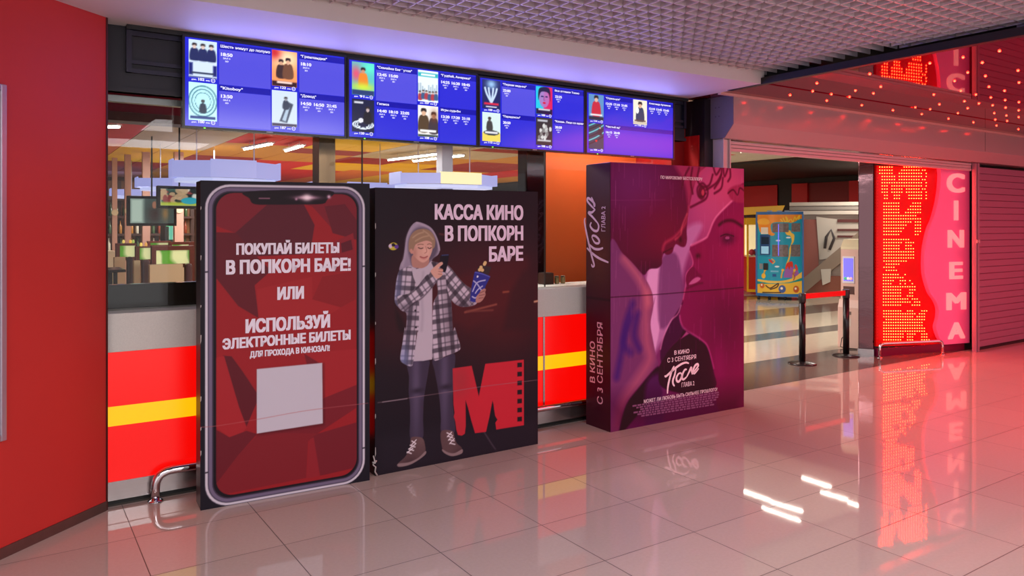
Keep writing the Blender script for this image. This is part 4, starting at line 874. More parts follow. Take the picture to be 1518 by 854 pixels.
ROWS = {
 'M': (130 / 5.02 + 1280, 88 / 5.02 + 230, 18.2 / 5.02, 23.4 / 5.02, ['0-5 10-16 17 19', '0-5 9-16 17.5 18.5', '0-5 8-16 17 19', '1-6 8-16 17 19', '1-6 8-16 17.5 18.5', '1-16 17 19', '1-3 5-16 17 19', '1-3 5-9 11-16 17.5 18.5', '1-3 5-9 11-16 17 19', '2-3 6-8 12-16 17 19', '2-3 6-8 12-16 17 19']),
 'I': (162 / 5.02 + 1280, 357 / 5.02 + 230, 18.0 / 5.02, 23.4 / 5.02, ['0-6 12-15', '0-6 11-15', '0-6 10-15', '0-6 9-15', '0-13', '0-15', '0-11 13-15', '0-9 13-15', '0-8 13-15', '0-7 13-15', '0-6 13-14']),
 'R': (162 / 5.02 + 1280, 628 / 5.02 + 230, 18.2 / 5.02, 23.0 / 5.02, ['0-10', '0-7 9-12', '0-6 9-11', '0-6 9-12', '0-12', '0-12', '0-12', '0-9', '1-6', '0-4', '1-5']),
 'A': (168 / 5.333 + 1280, 145 / 5.333 + 380, 19 / 5.333, 24.2 / 5.333, ['0-6 9', '0-8', '0-4 7-9 11', '0-3 7 9 12', '0-13', '0-7 11-13', '0-7 11-12', '0-7 10-12', '0-10 12-14', '0-11 13-15', '0-7 12-15']),
 'J': (171 / 5.333 + 1280, 433 / 5.333 + 380, 18.8 / 5.333, 22.9 / 5.333, ['0-7 10-12 16-18', '0-13 15-17', '0-12 14-17', '1-17', '0-16', '0-16', '0-17', '0-17', '0-8 10-13 16-18', '0-8 10-12 16-18', '0-7 10-12 16-19'])}
BULB = mat('glowing_red_bulb', (255, 120, 60), .4, emit=(255, 40, 14), strength=75)
BULBOFF = mat('unlit_bulb', (150, 10, 6), .2)
used = set()
for key, (x0, y0, dx, dy, rows) in ROWS.items():
    m = MB()
    for r, row in enumerate(rows):
        for part in row.split():
            a, *b = part.split('-'); cols = range(int(a), int(b[0]) + 1) if b else [float(a)]
            for c in cols:
                u, v = sl(x0 + c * dx, y0 + r * dy)
                m.lathe([(.0062, 0), (.0056, .005), (.003, .009)], (0, 0, 0), 6, xf=lambda X, Y, Z, u=u, v=v: sfr2(u + X, v + Y, -.02 + Z), smooth=False)
    m.build('bulb_letter', BULB, red, label='one capital letter drawn in glowing bulbs')
m = MB()
k0 = sl(1306, 300)[0]
for i in range(-3, 0):
    for j in range(56):
        m.lathe([(.0045, 0), (.003, .005)], (0, 0, 0), 5, xf=lambda X, Y, Z, u=k0 + i * .034, v=.16 + j * .038: sfr2(u + X, v + Y, -.02 + Z), smooth=False)
m.build('unlit_dots', BULBOFF, red)
# chrome bumper rail before the sign, chrome column at its left
rl = thing('bumper_rail', 'low chrome bumper rail on the floor in front of the cinema sign', 'rail', sfr2(.65, 0, .13))
ra, rb = onz(1304, 531), onz(1397, 526)
MB().tube(arc_path([ra, ra + [0, 0, .17], rb + [0, 0, .17], rb], .06), .017, 12).build('tube', CHROME, rl)
for p in (ra, rb): MB().lathe([(.034, 0), (.034, .005), (.02, .012)], p, 18).build('floor_flange', CHROME, rl)
cd = ray(1283.5, HZ); cd /= np.linalg.norm(cd); cr_ = np.array([cd[1], -cd[0], 0]); cc = onz(1283.5, 528) + cd * .10; cxf = lambda x, y, z: cc + x * cr_ + y * cd + np.array([0, 0, z])
m = MB(); m.box(-.082, .082, -.08, .08, .085, 2.73, xf=cxf); co = m.build('mirror_column', mat('rippled_chrome', (112, 84, 88), .08, 1.0, bump=.22, nscale=2.2, brushed=(1, 1, 2.2)), None, 'square polished steel column at the left side of the cinema sign', bevel=.006, cat='column')
MB().box(-.088, .088, -.087, .087, 0, .085, xf=cxf).build('base_collar', STEEL, co)

# red star lights let into the stretch ceiling
star_px = [(1100 + x / 6.1, 60 + y / 6.1) for x, y in ((435, 490), (677, 388), (640, 460), (808, 487), (767, 540), (972, 512), (1025, 455), (1083, 582), (1188, 480), (1155, 305), (1255, 420))] + \
          [(1320 + x / 5.34, 60 + y / 5.34) for x, y in ((575, 135), (727, 177), (612, 255), (752, 283), (508, 322), (557, 400), (343, 430), (388, 507), (197, 531), (315, 546), (20, 549), (248, 580), (460, 616), (534, 577), (586, 483), (612, 538), (700, 500), (677, 430), (657, 645), (780, 368), (795, 453), (809, 515), (822, 577), (830, 628), (840, 671), (903, 400), (908, 474), (912, 533), (918, 596), (924, 638), (863, 85), (1010, 240), (1018, 335), (1017, 490), (1015, 555), (1015, 608), (1013, 700), (312, 182))]
STAR = mat('red_star_bulb', (255, 60, 40), .4, emit=(255, 26, 14), strength=60)
star0 = None
for px, py in star_px:
    p = onz(px, py, STZ - .003)
    zc = STZ - .006 if p[1] >= 4.0 else STZ
    if p[1] > 4.43: continue
    if star0 is None:
        m = MB(); r_ = .009
        m.lathe([(r_, 0), (r_ * .9, -.005), (r_ * .45, -.009)], (0, 0, 0), 8)
        star0 = m.build('star_light', STAR, None); o = star0
    else:
        o = star0.copy(); COL.objects.link(o)
    o.location = (p[0], p[1], zc - .009)
    tag(o, 'tiny red star bulb shining in the glossy red ceiling', 'ceiling light', 'red star bulbs in the glossy ceiling')

# belt barrier posts
BLK = mat('black_satin_post', (22, 18, 22), .28, .3)
def post(x, y, label):
    t = thing('stanchion', label, 'stanchion', (x, y, 0), 'belt barrier posts')
    MB().lathe([(.155, 0), (.155, .008), (.14, .016), (.05, .026), (.04, .03)], (x, y, 0), 36).build('base', mat('dark_base_plate', (50, 44, 46), .25, .6), t)
    MB().lathe([(.036, .028), (.036, .70)], (x, y, 0), 24).build('pole', BLK, t)
    MB().lathe([(.039, .70), (.041, .705), (.041, .80), (.036, .806)], (x, y, 0), 24).build('head', mat('black_head', (14, 10, 12), .4), t)
    return t
p1 = post(7.53, 5.33, 'black belt barrier post standing nearest the book, belt end hooked on it')
p2 = post(8.43, 5.36, 'black belt barrier post right beside the mirror column')
MB().box(7.57, 8.39, 5.343, 5.347, .735, .795).build('belt', mat('self_lit_belt', (226, 14, 14), .6, emit=(255, 0, 0), strength=.05), p2, label='red belt stretched to the other post')  # slight red emission added to the fabric belt

# small things on the ticket counter behind the glass
nb = thing('napkin_box', 'small dark brown box standing on the counter before the orange booth', 'box', (3.66, 5.10, 1.08))
bx = onz(815, 421, 1.08); Y0 = 5.12
xl, xr = ony(807, 420, Y0)[0], ony(821, 420, Y0)[0]
m = MB(); m.box(xl, xr, Y0, Y0 + .09, 1.08, 1.175); m.build('body', mat('dark_brown_box', (66, 32, 22), .5), nb, bevel=.003)
MB().box(xl + .006, xr - .006, Y0 + .006, Y0 + .084, 1.172, 1.178).build('lid', mat('darker_brown', (40, 20, 14), .5), nb)
for px, lb in ((828.5, 'small tan tin on the counter, next to the brown box'), (837.5, 'small tan tin on the counter, farther from the brown box')):
    x = ony(px, 415, Y0)[0]; t = thing('tin', lb, 'tin', (x, Y0 + .03, 1.08), 'two tins on the counter')
    MB().lathe([(.018, 0), (.021, .006), (.021, .05), (.018, .054)], (x, Y0 + .03, 1.08), 18).build('body', mat('tan_tin', (150, 126, 84), .35, .3), t)
    MB().lathe([(.019, .054), (.020, .056), (.020, .064), (.015, .068)], (x, Y0 + .03, 1.08), 18).build('lid', mat('dark_tan_lid', (96, 76, 52), .4), t)

# ------------------------------------------------------------------ arcade machines beyond the entrance
def facing(px, py, turn=0.0):
    """a place on the floor seen at (px, py), with axes: along, toward the viewer, up"""
    p = onz(px, py, 0); d = p / np.linalg.norm(p); a = math.atan2(-d[1], -d[0]) + turn
    n = np.array([math.cos(a), math.sin(a), 0]); e = np.array([-n[1], n[0], 0])
    return p, (lambda x, y, z: p + x * e + y * n + np.array([0, 0, z])), float(np.linalg.norm(p))
p, V, dv = facing(1155.5, 444.5)
ks = 69.5 * dv / 1119 / math.cos(math.radians(19)); HW = ks / 2 * .83; HV = 1.875
vm = thing('vending_machine', 'bright blue and orange vending machine printed with cartoon animals and a volcano', 'vending machine', p)
arc = lambda u: .10 * (1 - (2 * u - 1) ** 2)
outl = [(-HW, -.62)] + [(-HW + 2 * HW * k / 16, arc(k / 16)) for k in range(17)] + [(HW, -.62)]
EDGE = mat('machine_blue', (44, 104, 168), .35)
MB().prism(outl, lambda u, v, t: V(u, v, t), .13, HV - .06).build('cabinet', mat('machine_teal', (38, 150, 182), .35), vm)
big = [(x * 1.02, y + (.012 if y > -.5 else -.012)) for x, y in outl]
MB().prism(big, lambda u, v, t: V(u, v, t), .075, .135).build('bottom_rim', EDGE, vm)
MB().prism(big, lambda u, v, t: V(u, v, t), HV - .06, HV).build('top_rim', EDGE, vm)
for sgn in (-1, 1): MB().box(sgn * HW - .018, sgn * HW + .018, -.05, .018, .135, HV - .06, xf=V).build('corner_post', EDGE, vm)
for x in (-.42, -.2, .12, .42): MB().lathe([(.03, 0), (.03, .05), (.018, .08)], (0, 0, 0), 12, xf=lambda a, b, c, x=x: V(x + a, (-.02 if abs(x) > .3 else .03) + b, c)).build('castor', mat('dark_castor', (20, 20, 24), .4), vm)
for x in (-.2, 0, .15): MB().box(x - .05, x + .05, -.2, -.1, HV, HV + .03, xf=V).build('top_fitting', mat('pale_fitting', (170, 180, 190), .4), vm)
P = Print(2 * HW, HV - .195, 110, 210, (34, 158, 190))
sx_ = 2 * HW / 362.; cvx = lambda pts: [((x - 140) * sx_, (775 - y) * (HV - .195) / 655.) for x, y in pts]   # from the crop of the machine
P.fill(cvx([(140, 115), (500, 115), (500, 150), (470, 160), (440, 180), (400, 190), (390, 185), (265, 190), (260, 260), (285, 280), (270, 295), (240, 290), (225, 270), (175, 270), (160, 240), (150, 190), (140, 180)]), (238, 146, 40))
for pts in ([(350, 150), (365, 180), (385, 165), (370, 140), (385, 180), (400, 165)], [(410, 160), (425, 180), (440, 140), (450, 160), (475, 130), (470, 160)], [(330, 160), (345, 178)]): P.stroke(cvx(pts), .022, (246, 214, 60), .9)
P.fill(cvx([(150, 170), (200, 150), (240, 170), (235, 200), (160, 200)]), (246, 188, 70), None, .8)
P.fill(cvx([(366, 262), (400, 250), (414, 270), (436, 290), (432, 340), (414, 380), (408, 440), (396, 500), (370, 536), (392, 470), (398, 400), (416, 340), (404, 296), (380, 290)]), (242, 200, 84))
P.fill(cvx([(352, 640), (366, 560), (380, 520), (420, 510), (432, 560), (450, 580), (446, 540), (468, 590), (478, 640)]), (160, 100, 180), smooth=False)
P.fill(cvx([(366, 560), (380, 520), (416, 506), (426, 530), (420, 560), (408, 545), (398, 575), (386, 550), (376, 570)]), (216, 60, 44)); P.fill(cvx([(438, 540), (452, 532), (464, 570), (450, 580)]), (216, 70, 60))
P.fill(cvx([(140, 660), (240, 668), (340, 666), (430, 640), (500, 590), (500, 640), (420, 676), (300, 686), (140, 690)]), (240, 196, 90))
P.fill(cvx([(140, 676), (260, 690), (400, 676), (500, 640), (500, 668), (380, 684), (240, 700), (140, 706)]), (30, 150, 150))
P.fill(cvx([(140, 700), (260, 694), (400, 684), (500, 664), (500, 775), (140, 775)]), (236, 190, 70), smooth=False)
for x, z, c_, w_, h_ in ((185, 712, (206, 110, 50), 20, 24), (342, 735, (70, 96, 160), 30, 34), (450, 735, (190, 90, 50), 24, 30)): P.blob(*cvx([(x, z)])[0], w_ * sx_, h_ * .0026, c_, hard=4); P.blob(*cvx([(x - 4, z - 6)])[0], w_ * .35 * sx_, h_ * .0009, (250, 240, 225), hard=3)
for x in (196, 335, 425): P.stroke(cvx([(x, 640), (x + 4, 610), (x + 12, 580)]), .03, (222, 170, 60)); P.blob(*cvx([(x + 12, 578)])[0], .03, .03, (236, 186, 70), hard=3)
P.blob(*cvx([(196, 630)])[0], .045, .06, (240, 190, 60), hard=4); P.stroke(cvx([(430, 660), (440, 630), (425, 606), (446, 600)]), .02, (176, 96, 70))
for pts in ([(215, 710), (250, 730), (310, 690), (300, 720), (250, 740)], [(190, 768), (260, 766), (330, 764)]): P.stroke(cvx(pts), .022, (60, 40, 40))
for x, z in ((310, 335), (390, 310), (302, 550)): P.blob(*cvx([(x, z)])[0], 20 * sx_, .02, (226, 240, 246), hard=3)
P.fill(cvx([(236, 490), (262, 500), (272, 528), (246, 512)]), (206, 50, 40)); P.stroke(cvx([(262, 488), (284, 508), (268, 526)]), .02, (240, 170, 50))
P.stroke(cvx([(140, 456), (250, 470)]), .012, (50, 120, 160)); P.rect(*[cvx([(266, 0)])[0][0], cvx([(296, 0)])[0][0], cvx([(0, 634)])[0][1], cvx([(0, 612)])[0][1]], (30, 84, 150)); P.rect(*[cvx([(252, 0)])[0][0], cvx([(314, 0)])[0][0], cvx([(0, 596)])[0][1], cvx([(0, 584)])[0][1]], (120, 190, 220))
pr = P.build('front_print', lambda x, z: V(-x + HW, .004 + arc(x / (2 * HW)), .135 + z) if False else V(x - HW, .004 + arc(x / (2 * HW)), .135 + z), art_mat('printed_film', .25), vm, label='printed front with animals, volcano and sky')
def vwin(x0, x1, y0, y1, name, m_, d=.008, label=None):
    a = cvx([(x0, y1), (x1, y0)]); mb = MB(); n = 6; vs = []
    for t in (d, -.004):
        for k in range(n + 1):
            x = a[0][0] + (a[1][0] - a[0][0]) * k / n
            for z in (a[0][1], a[1][1]): vs.append(V(x - HW, t + arc(x / (2 * HW)), .135 + z))
    o_ = 2 * (n + 1); fs = [(2 * k, 2 * k + 2, 2 * k + 3, 2 * k + 1) for k in range(n)] + [(2 * k, o_ + 2 * k, o_ + 2 * k + 2, 2 * k + 2) for k in range(n)] + [(2 * k + 1, 2 * k + 3, o_ + 2 * k + 3, o_ + 2 * k + 1) for k in range(n)]
    fs += [(0, 1, o_ + 1, o_), (2 * n, o_ + 2 * n, o_ + 2 * n + 1, 2 * n + 1)]
    mb.add(vs, fs); return mb.build(name, m_, vm, label=label)
WND = mat('smoky_window', (120, 110, 110), .1, noise=.5, nscale=26)
vwin(266, 392, 192, 266, 'window', WND); vwin(414, 482, 192, 262, 'window', WND); vwin(264, 390, 370, 468, 'window', WND); vwin(410, 482, 368, 466, 'window', WND)
kp = vwin(168, 248, 288, 456, 'control_panel', mat('navy_panel', (28, 74, 130), .3), .012)
vwin(178, 238, 306, 366, 'screen', mat('dark_screen', (40, 56, 76), .1), .016); vwin(178, 236, 384, 446, 'keypad', mat('lit_keypad', (150, 200, 225), .3, emit=(120, 190, 220), strength=.3), .016)
vwin(176, 232, 226, 282, 'notice_sheet', mat('paper_sheet', (226, 218, 200), .6), .010); vwin(196, 232, 524, 580, 'coin_slot', mat('black_slot', (40, 36, 38), .3), .014); vwin(164, 190, 528, 574, 'return_slot', mat('steel_slot', (150, 160, 165), .3, .5), .012)
vwin(311, 316, 200, 460, 'light_tube', mat('violet_tube', (110, 110, 230), .3, emit=(110, 100, 255), strength=1.0), .016)

# crane machine behind it
p, V2, d2 = facing(1130, 437, .15)
cr = thing('crane_machine', 'red and yellow prize crane machine half hidden behind the vending machine', 'arcade machine', p)
YEL = mat('machine_yellow', (240, 180, 20), .35); RDM = mat('machine_red', (206, 44, 24), .35)
s2 = d2 / 1119
MB().box(-.34, .34, -.7, 0, .06, .86, xf=V2).build('base_cabinet', RDM, cr, bevel=.01)
for x in (-.34, .30): MB().box(x, x + .04, -.04, .01, .06, 1.62, xf=V2).build('corner_post', YEL, cr)
for x in (-.34, .30): MB().box(x, x + .04, -.7, -.66, .86, 1.62, xf=V2).build('corner_post', YEL, cr)
MB().box(-.34, .34, -.01, .012, .06, .12, xf=V2).build('kick_rim', YEL, cr)
m = MB(); m.lathe([(.10, .0), (.10, .03)], (0, 0, 0), 20, xf=lambda a, b, c: V2(.10 + a, .0 + c, .34 + b)); m.build('prize_door', YEL, cr)
MB().box(-.30, .30, -.66, -.02, .86, .89, xf=V2).build('prize_floor', mat('pale_tray', (236, 220, 190), .5), cr)
MB().box(-.30, .30, -.66, -.64, .89, 1.60, xf=V2).build('lit_back', mat('lit_cabinet_back', (250, 236, 200), .5, emit=(255, 226, 170), strength=.8), cr)
MB().box(-.30, .30, -.012, -.006, .89, 1.60, xf=V2).build('glass', glass_mat('clear_glass'), cr)
for k in range(6):
    MB().lathe([(.0, .0), (.07, .03), (.08, .08), (.05, .13), (.0, .15)], (0, 0, 0), 12, xf=lambda a, b, c, k=k: V2(-.2 + .09 * k + a, -.2 - .12 * (k % 3) + b, .89 + c)).build('plush_prize', mat('plush_' + 'abc'[k % 3], ((220, 70, 90), (80, 140, 210), (240, 200, 60))[k % 3], .9), cr)
MB().box(-.36, .36, -.72, .03, 1.60, 1.76, xf=V2).build('header_box', YEL, cr, bevel=.01)
MB().box(-.12, .12, .03, .036, 1.64, 1.72, xf=V2).build('header_badge', mat('red_blue_badge', (150, 30, 60), .4), cr)
m = MB(); m.prism([(-.42, 1.82), (.40, 1.86), (.48, 2.04), (-.42, 2.00)], lambda u, v, t: V2(u, t, v), -.72, .10); m.build('marquee', YEL, cr, bevel=.008)
m = MB(); m.box(-.40, .40, -.6, -.02, 1.76, 1.84, xf=V2); m.build('marquee_neck', mat('machine_dark', (60, 20, 16), .5), cr)

# claw kiosk beside the mirror column
p, V3, d3 = facing(1258, 515, -.35)
kk = thing('claw_kiosk', 'slim pink and white claw kiosk with lit violet window behind the belt barrier', 'arcade machine', p)
PKW = mat('kiosk_pink_white', (226, 190, 178), .4)
MB().box(-.10, .16, -.42, 0, .60, 1.27, xf=V3).build('cabinet', PKW, kk, bevel=.006)
m = MB(); m.prism([(0, 0), (.05, .0), (.05, .52), (.0, .62), (-.42, .62), (-.42, 0)], lambda u, v, t: V3(t, u, v), -.12, .17); m.build('plinth', PKW, kk, bevel=.006)
m = MB(); m.prism([(0, 1.27), (.0, 1.30), (-.10, 1.40), (-.42, 1.40), (-.42, 1.27)], lambda u, v, t: V3(t, u, v), -.10, .16); m.build('sloped_top', mat('kiosk_cream', (236, 226, 190), .35), kk)
MB().box(-.075, .075, .0, .008, .83, 1.18, xf=V3).build('window_surround', mat('kiosk_white', (236, 232, 240), .35), kk, bevel=.003)
MB().box(-.06, .06, .006, .011, .86, 1.155, xf=V3).build('lit_window', mat('violet_lit_window', (120, 110, 220), .15, emit=(120, 116, 250), strength=.8), kk)
for k, c_ in enumerate(((80, 200, 150), (240, 240, 250), (250, 200, 210))): MB().lathe([(0, 0), (.022, .012), (.022, .03), (0, .045)], (0, 0, 0), 12, xf=lambda a, b, c, k=k: V3(-.035 + .035 * k + a, .012 + b * .3, .87 + c)).build('prize', mat('prize_' + 'abc'[k], c_, .6, emit=c_, strength=.3), kk)  # prizes emit their own colour to look lit inside the window
MB().box(-.065, .07, .0, .006, .69, .79, xf=V3).build('button_panel', mat('dark_print', (90, 60, 56), .4), kk)
MB().box(.16, .166, -.40, -.02, .10, 1.24, xf=V3).build('side_light', mat('violet_side', (130, 110, 220), .3, emit=(110, 84, 235), strength=.8), kk, label='violet glowing side strip')
m = MB(); m.box(-.05, .05, .05, .053, .28, .38, xf=V3); m.build('badge', mat('badge_pale', (222, 206, 196), .5), kk)
m = MB(); m.box(-.03, .05, .05, .053, .43, .47, xf=V3); m.build('label_plate', mat('badge_dark', (120, 96, 90), .5), kk)
MB().tube([V3(.02, .055, .22), V3(-.05, .10, .12), V3(-.05, .14, .02), V3(.06, .18, .008), V3(.15, .12, .008)], .006, 6).build('power_lead', mat('black_lead', (20, 18, 18), .5), kk)

# pale grey ride booth with layered top rails
p, V4, d4 = facing(1232, 441, .0); q4 = d4 / 1119
X4 = lambda px: (px - 1232) * q4; Z4 = lambda py: EYE + (HZ - py) * q4
rd = thing('ride_booth', 'pale grey amusement ride booth with layered top rails and slanted beam', 'amusement ride', p)
GR1 = mat('warm_grey_panel', (176, 158, 146), .3, noise=.12, nscale=2, brushed=(.3, .3, 8)); GR2 = mat('pale_panel', (208, 196, 182), .35); BRN = mat('brown_panel', (140, 76, 56), .4)
MB().box(X4(1188), X4(1300), -.9, -.3, .0, Z4(318), xf=V4).build('body', GR1, rd)
MB().box(X4(1186), X4(1216), -.3, -.24, .12, Z4(326), xf=V4).build('side_panel', mat('dusky_red_panel', (164, 92, 80), .35), rd)
for a, b, c_ in ((302, 307, GR2), (308, 313, mat('rail_grey', (150, 140, 132), .4)), (314, 319, GR2)): MB().box(X4(1178), X4(1300), -.92, -.2, Z4(b), Z4(a), xf=V4).build('top_rail', c_, rd)
m = MB(); m.prism([(X4(1213), Z4(322)), (X4(1268), Z4(330)), (X4(1268), Z4(372)), (X4(1244), Z4(378)), (X4(1217), Z4(382))], lambda u, v, t: V4(u, t, v), -.3, -.22); m.build('front_shield', GR2, rd)
for a, b in ((326, 330), (339, 342), (348, 351)): MB().box(X4(1240), X4(1290), -.22, -.20, Z4(b), Z4(a), xf=V4).build('dark_slot', mat('dark_red_slot', (96, 40, 36), .4), rd)
m = MB(); m.prism([(X4(1190), Z4(436)), (X4(1190), Z4(414)), (X4(1276), Z4(334)), (X4(1276), Z4(356))], lambda u, v, t: V4(u, t, v), -.24, -.14); m.build('slanted_beam', mat('taupe_beam', (150, 128, 110), .35), rd)
m = MB(); m.prism([(X4(1219), Z4(395)), (X4(1232), Z4(394)), (X4(1231), Z4(412)), (X4(1221), Z4(417))], lambda u, v, t: V4(u, t, v), -.2, -.12); m.build('step', GR2, rd)
m = MB(); m.prism([(X4(1190), .0), (X4(1190), Z4(420)), (X4(1214), Z4(404)), (X4(1300), Z4(404)), (X4(1300), .0)], lambda u, v, t: V4(u, t, v), -.3, -.2); m.build('skirt', BRN, rd)
m = MB(); m.tube([V4(X4(1224), -.14, Z4(366)), V4(X4(1226), -.12, Z4(350)), V4(X4(1232), -.12, Z4(340)), V4(X4(1236), -.12, Z4(352)), V4(X4(1230), -.12, Z4(368))], .03, 8); m.build('grab_handle', mat('dark_handle', (80, 70, 70), .4), rd)

# ------------------------------------------------------------------ the cafe seen through the glass
def slab(mb, px0, px1, py0, py1, y, th, xf=None):       # a box whose face fills that bit of the plane y
    a, b = ony(px0, py0, y), ony(px1, py0, y); q = ony((px0 + px1) / 2, py0, y)[2], ony((px0 + px1) / 2, py1, y)[2]
    mb.box(min(a[0], b[0]), max(a[0], b[0]), y, y + th, min(q), max(q)); return mb
K = lambda x, y: (155 + x / 5.696, 290 + y / 5.696)
WOOD = mat('red_brown_wood', (112, 44, 26), .4, noise=.15, nscale=9); GREENG = mat('lit_green_glass', (150, 200, 90), .3, emit=(186, 226, 110), strength=.55)
CREAM = mat('cream_upholstery', (228, 204, 164), .6); SOFA = mat('dark_plum_leather', (58, 42, 44), .35)
def leafy(o_name, mb, parent):
    m_ = bpy.data.materials.get('lit_green_leaf_glass')
    if m_ is None:
        m_ = bpy.data.materials.new('lit_green_leaf_glass'); m_.use_nodes = True; nt = m_.node_tree; b = nt.nodes['Principled BSDF']
        tc = nt.nodes.new('ShaderNodeTexCoord'); mp = nt.nodes.new('ShaderNodeMapping'); w = nt.nodes.new('ShaderNodeTexWave'); r = nt.nodes.new('ShaderNodeValToRGB')
        mp.inputs['Rotation'].default_value = (0, .5, .3); w.inputs['Scale'].default_value = 1.3; w.inputs['Distortion'].default_value = 7; w.inputs['Detail'].default_value = 2
        r.color_ramp.elements[0].color = (*lin((90, 160, 40)), 1); r.color_ramp.elements[1].color = (*lin((226, 232, 170)), 1); r.color_ramp.elements[0].position = .15; r.color_ramp.elements[1].position = .55
        nt.links.new(tc.outputs['Object'], mp.inputs[0]); nt.links.new(mp.outputs[0], w.inputs[0]); nt.links.new(w.outputs['Fac'], r.inputs[0])
        nt.links.new(r.outputs[0], b.inputs['Emission Color']); nt.links.new(r.outputs[0], b.inputs['Base Color']); b.inputs['Emission Strength'].default_value = .62
    return mb.build(o_name, m_, parent, label='lit green leaf-pattern glass')
def booth(label, y, f, g, c, s_=None):
    """f, g, c, s_: frame, glass, cream base and sofa boxes in crop pixels (x0, x1, y0, y1)"""
    a = ony(*K(f[0], f[2]), y); t = thing('booth_partition', label, 'partition', (ony(*K((f[0] + f[1]) / 2, f[2]), y)[0], y + .05, 0), 'booth partitions in the cafe')
    xl, xr = ony(*K(f[0], 500), y)[0], ony(*K(f[1], 500), y)[0]; zt = a[2]
    gl, gr_ = ony(*K(g[0], 500), y)[0], ony(*K(g[1], 500), y)[0]; gzt, gzb = ony(*K(g[0], g[2]), y)[2], ony(*K(g[0], g[3]), y)[2]
    m = MB()
    for q in ((xl, gl, .0, zt), (gr_, xr, .0, zt), (gl, gr_, gzt, zt), (gl, gr_, gzb - .05, gzb)):
        if q[1] - q[0] > .004: m.box(q[0], q[1], y, y + .12, q[2], q[3])
    m.build('frame', WOOD, t)
    leafy('glass_panel', MB().box(gl, gr_, y + .04, y + .08, gzb, gzt), t)
    cl, crr = ony(*K(c[0], 600), y - .1)[0], ony(*K(c[1], 600), y - .1)[0]; MB().box(cl, crr, y - .12, y - .002, .0, ony(*K(c[0], c[2]), y - .1)[2]).build('bench_back', CREAM, t, bevel=.006)
    if s_:
        sl_, sr_ = ony(*K(s_[0], 600), y)[0], ony(*K(s_[1], 600), y)[0]
        so_ = thing('sofa', s_[5], 'sofa', ((sl_ + sr_) / 2, y, 0), 'sofas in the cafe booths')
        MB().box(sl_ + .02, sr_ - .004, y - .46, y - .16, .0, .46).build('seat', SOFA if s_[4] else mat('purple_brown_leather', (92, 62, 64), .35), so_, bevel=.03)
        MB().box(sl_ + .004, sr_ - .02, y - .14, y - .005, .0, ony(*K(s_[0], s_[2]), y)[2]).build('back', SOFA if s_[4] else mat('purple_brown_leather'), so_, bevel=.03)
    return t
booth('wood and green glass booth partition nearest the phone display', 10.6, (400, 760, 428, 750), (437, 720, 464, 580), (378, 660, 584, 745), (664, 740, 572, 740, 0, 'purple brown sofa beside the phone display edge'))
booth('narrow booth partition between two dark sofas in the cafe', 11.6, (264, 402, 430, 750), (297, 394, 442, 540), (245, 300, 548, 750), (302, 384, 540, 745, 0, 'purple brown sofa between two cream booth backs'))
booth('booth partition nearest the red wall, pinkish bench back below', 12.6, (97, 268, 404, 750), (130, 262, 424, 520), (80, 176, 520, 750), (178, 246, 515, 750, 1, 'dark sofa nearest the red wall'))
booth('farther booth partition showing only a long green strip above the others', 14.2, (365, 560, 385, 600), (388, 540, 400, 418), (400, 520, 560, 700))
booth('farther booth partition by the phone display, thin green strip on top', 13.8, (548, 760, 392, 600), (570, 714, 415, 436), (600, 720, 560, 700))
# candles standing on the partitions
for k, (x, y, c_) in enumerate(((160, 385, (236, 210, 110)), (217, 380, (240, 190, 80)), (242, 383, (170, 190, 90)), (308, 384, (240, 210, 100)), (350, 398, (220, 160, 80)))):
    Yc = 12.66 if x < 260 else 11.66; b = ony(*K(x, 405), Yc); zb_ = ony(*K(98, 404), 12.6)[2] if x < 260 else ony(*K(264, 430), 11.6)[2]
    m = MB(); m.lathe([(.012, 0), (.018, .008), (.018, .035), (.012, .045), (.011, .052)], (b[0], Yc, zb_), 12)
    m.build('candle_glass', mat('candle_glow_%s' % 'abcde'[k], c_, .3, emit=c_, strength=.8), None, ('yellow glass candle standing on the booth partition nearest the red wall' if x < 200 else 'amber glass candle, middle of three on the far left booth partition' if x == 217 else 'greenish glass candle, innermost on the far left booth partition' if x == 242 else 'yellow glass candle on the narrow booth partition' if x == 308 else 'low orange candle at the end of the narrow booth partition'), cat='candle', group='candles on the booth partitions')
# cream bar counter, table with dark tops at the left
MB().box(ony(*K(-60, 500), 14)[0], ony(*K(96, 500), 14)[0], 14, 14.6, 0, ony(*K(40, 470), 14)[2]).build('cream_bar_counter', mat('cream_bar', (232, 212, 176), .5), None, 'cream bar counter at the far left of the cafe', cat='counter')
tb = thing('cafe_table', 'dark topped cafe table with slim legs near the red wall', 'table', (ony(*K(40, 640), 9.4)[0], 9.6, 0))
xl, xr = ony(*K(-60, 640), 9.4)[0], ony(*K(172, 640), 9.4)[0]; zt = ony(*K(120, 622), 9.4)[2]
MB().box(xl, xr, 9.3, 9.9, zt - .03, zt).build('tabletop', mat('dark_tabletop', (40, 34, 34), .2), tb, bevel=.005)
for x in (xl + .08, xr - .10):
    for y in (9.36, 9.84): MB().box(x - .02, x + .02, y - .02, y + .02, 0, zt - .03).build('leg', mat('dark_leg', (30, 26, 26), .4), tb)
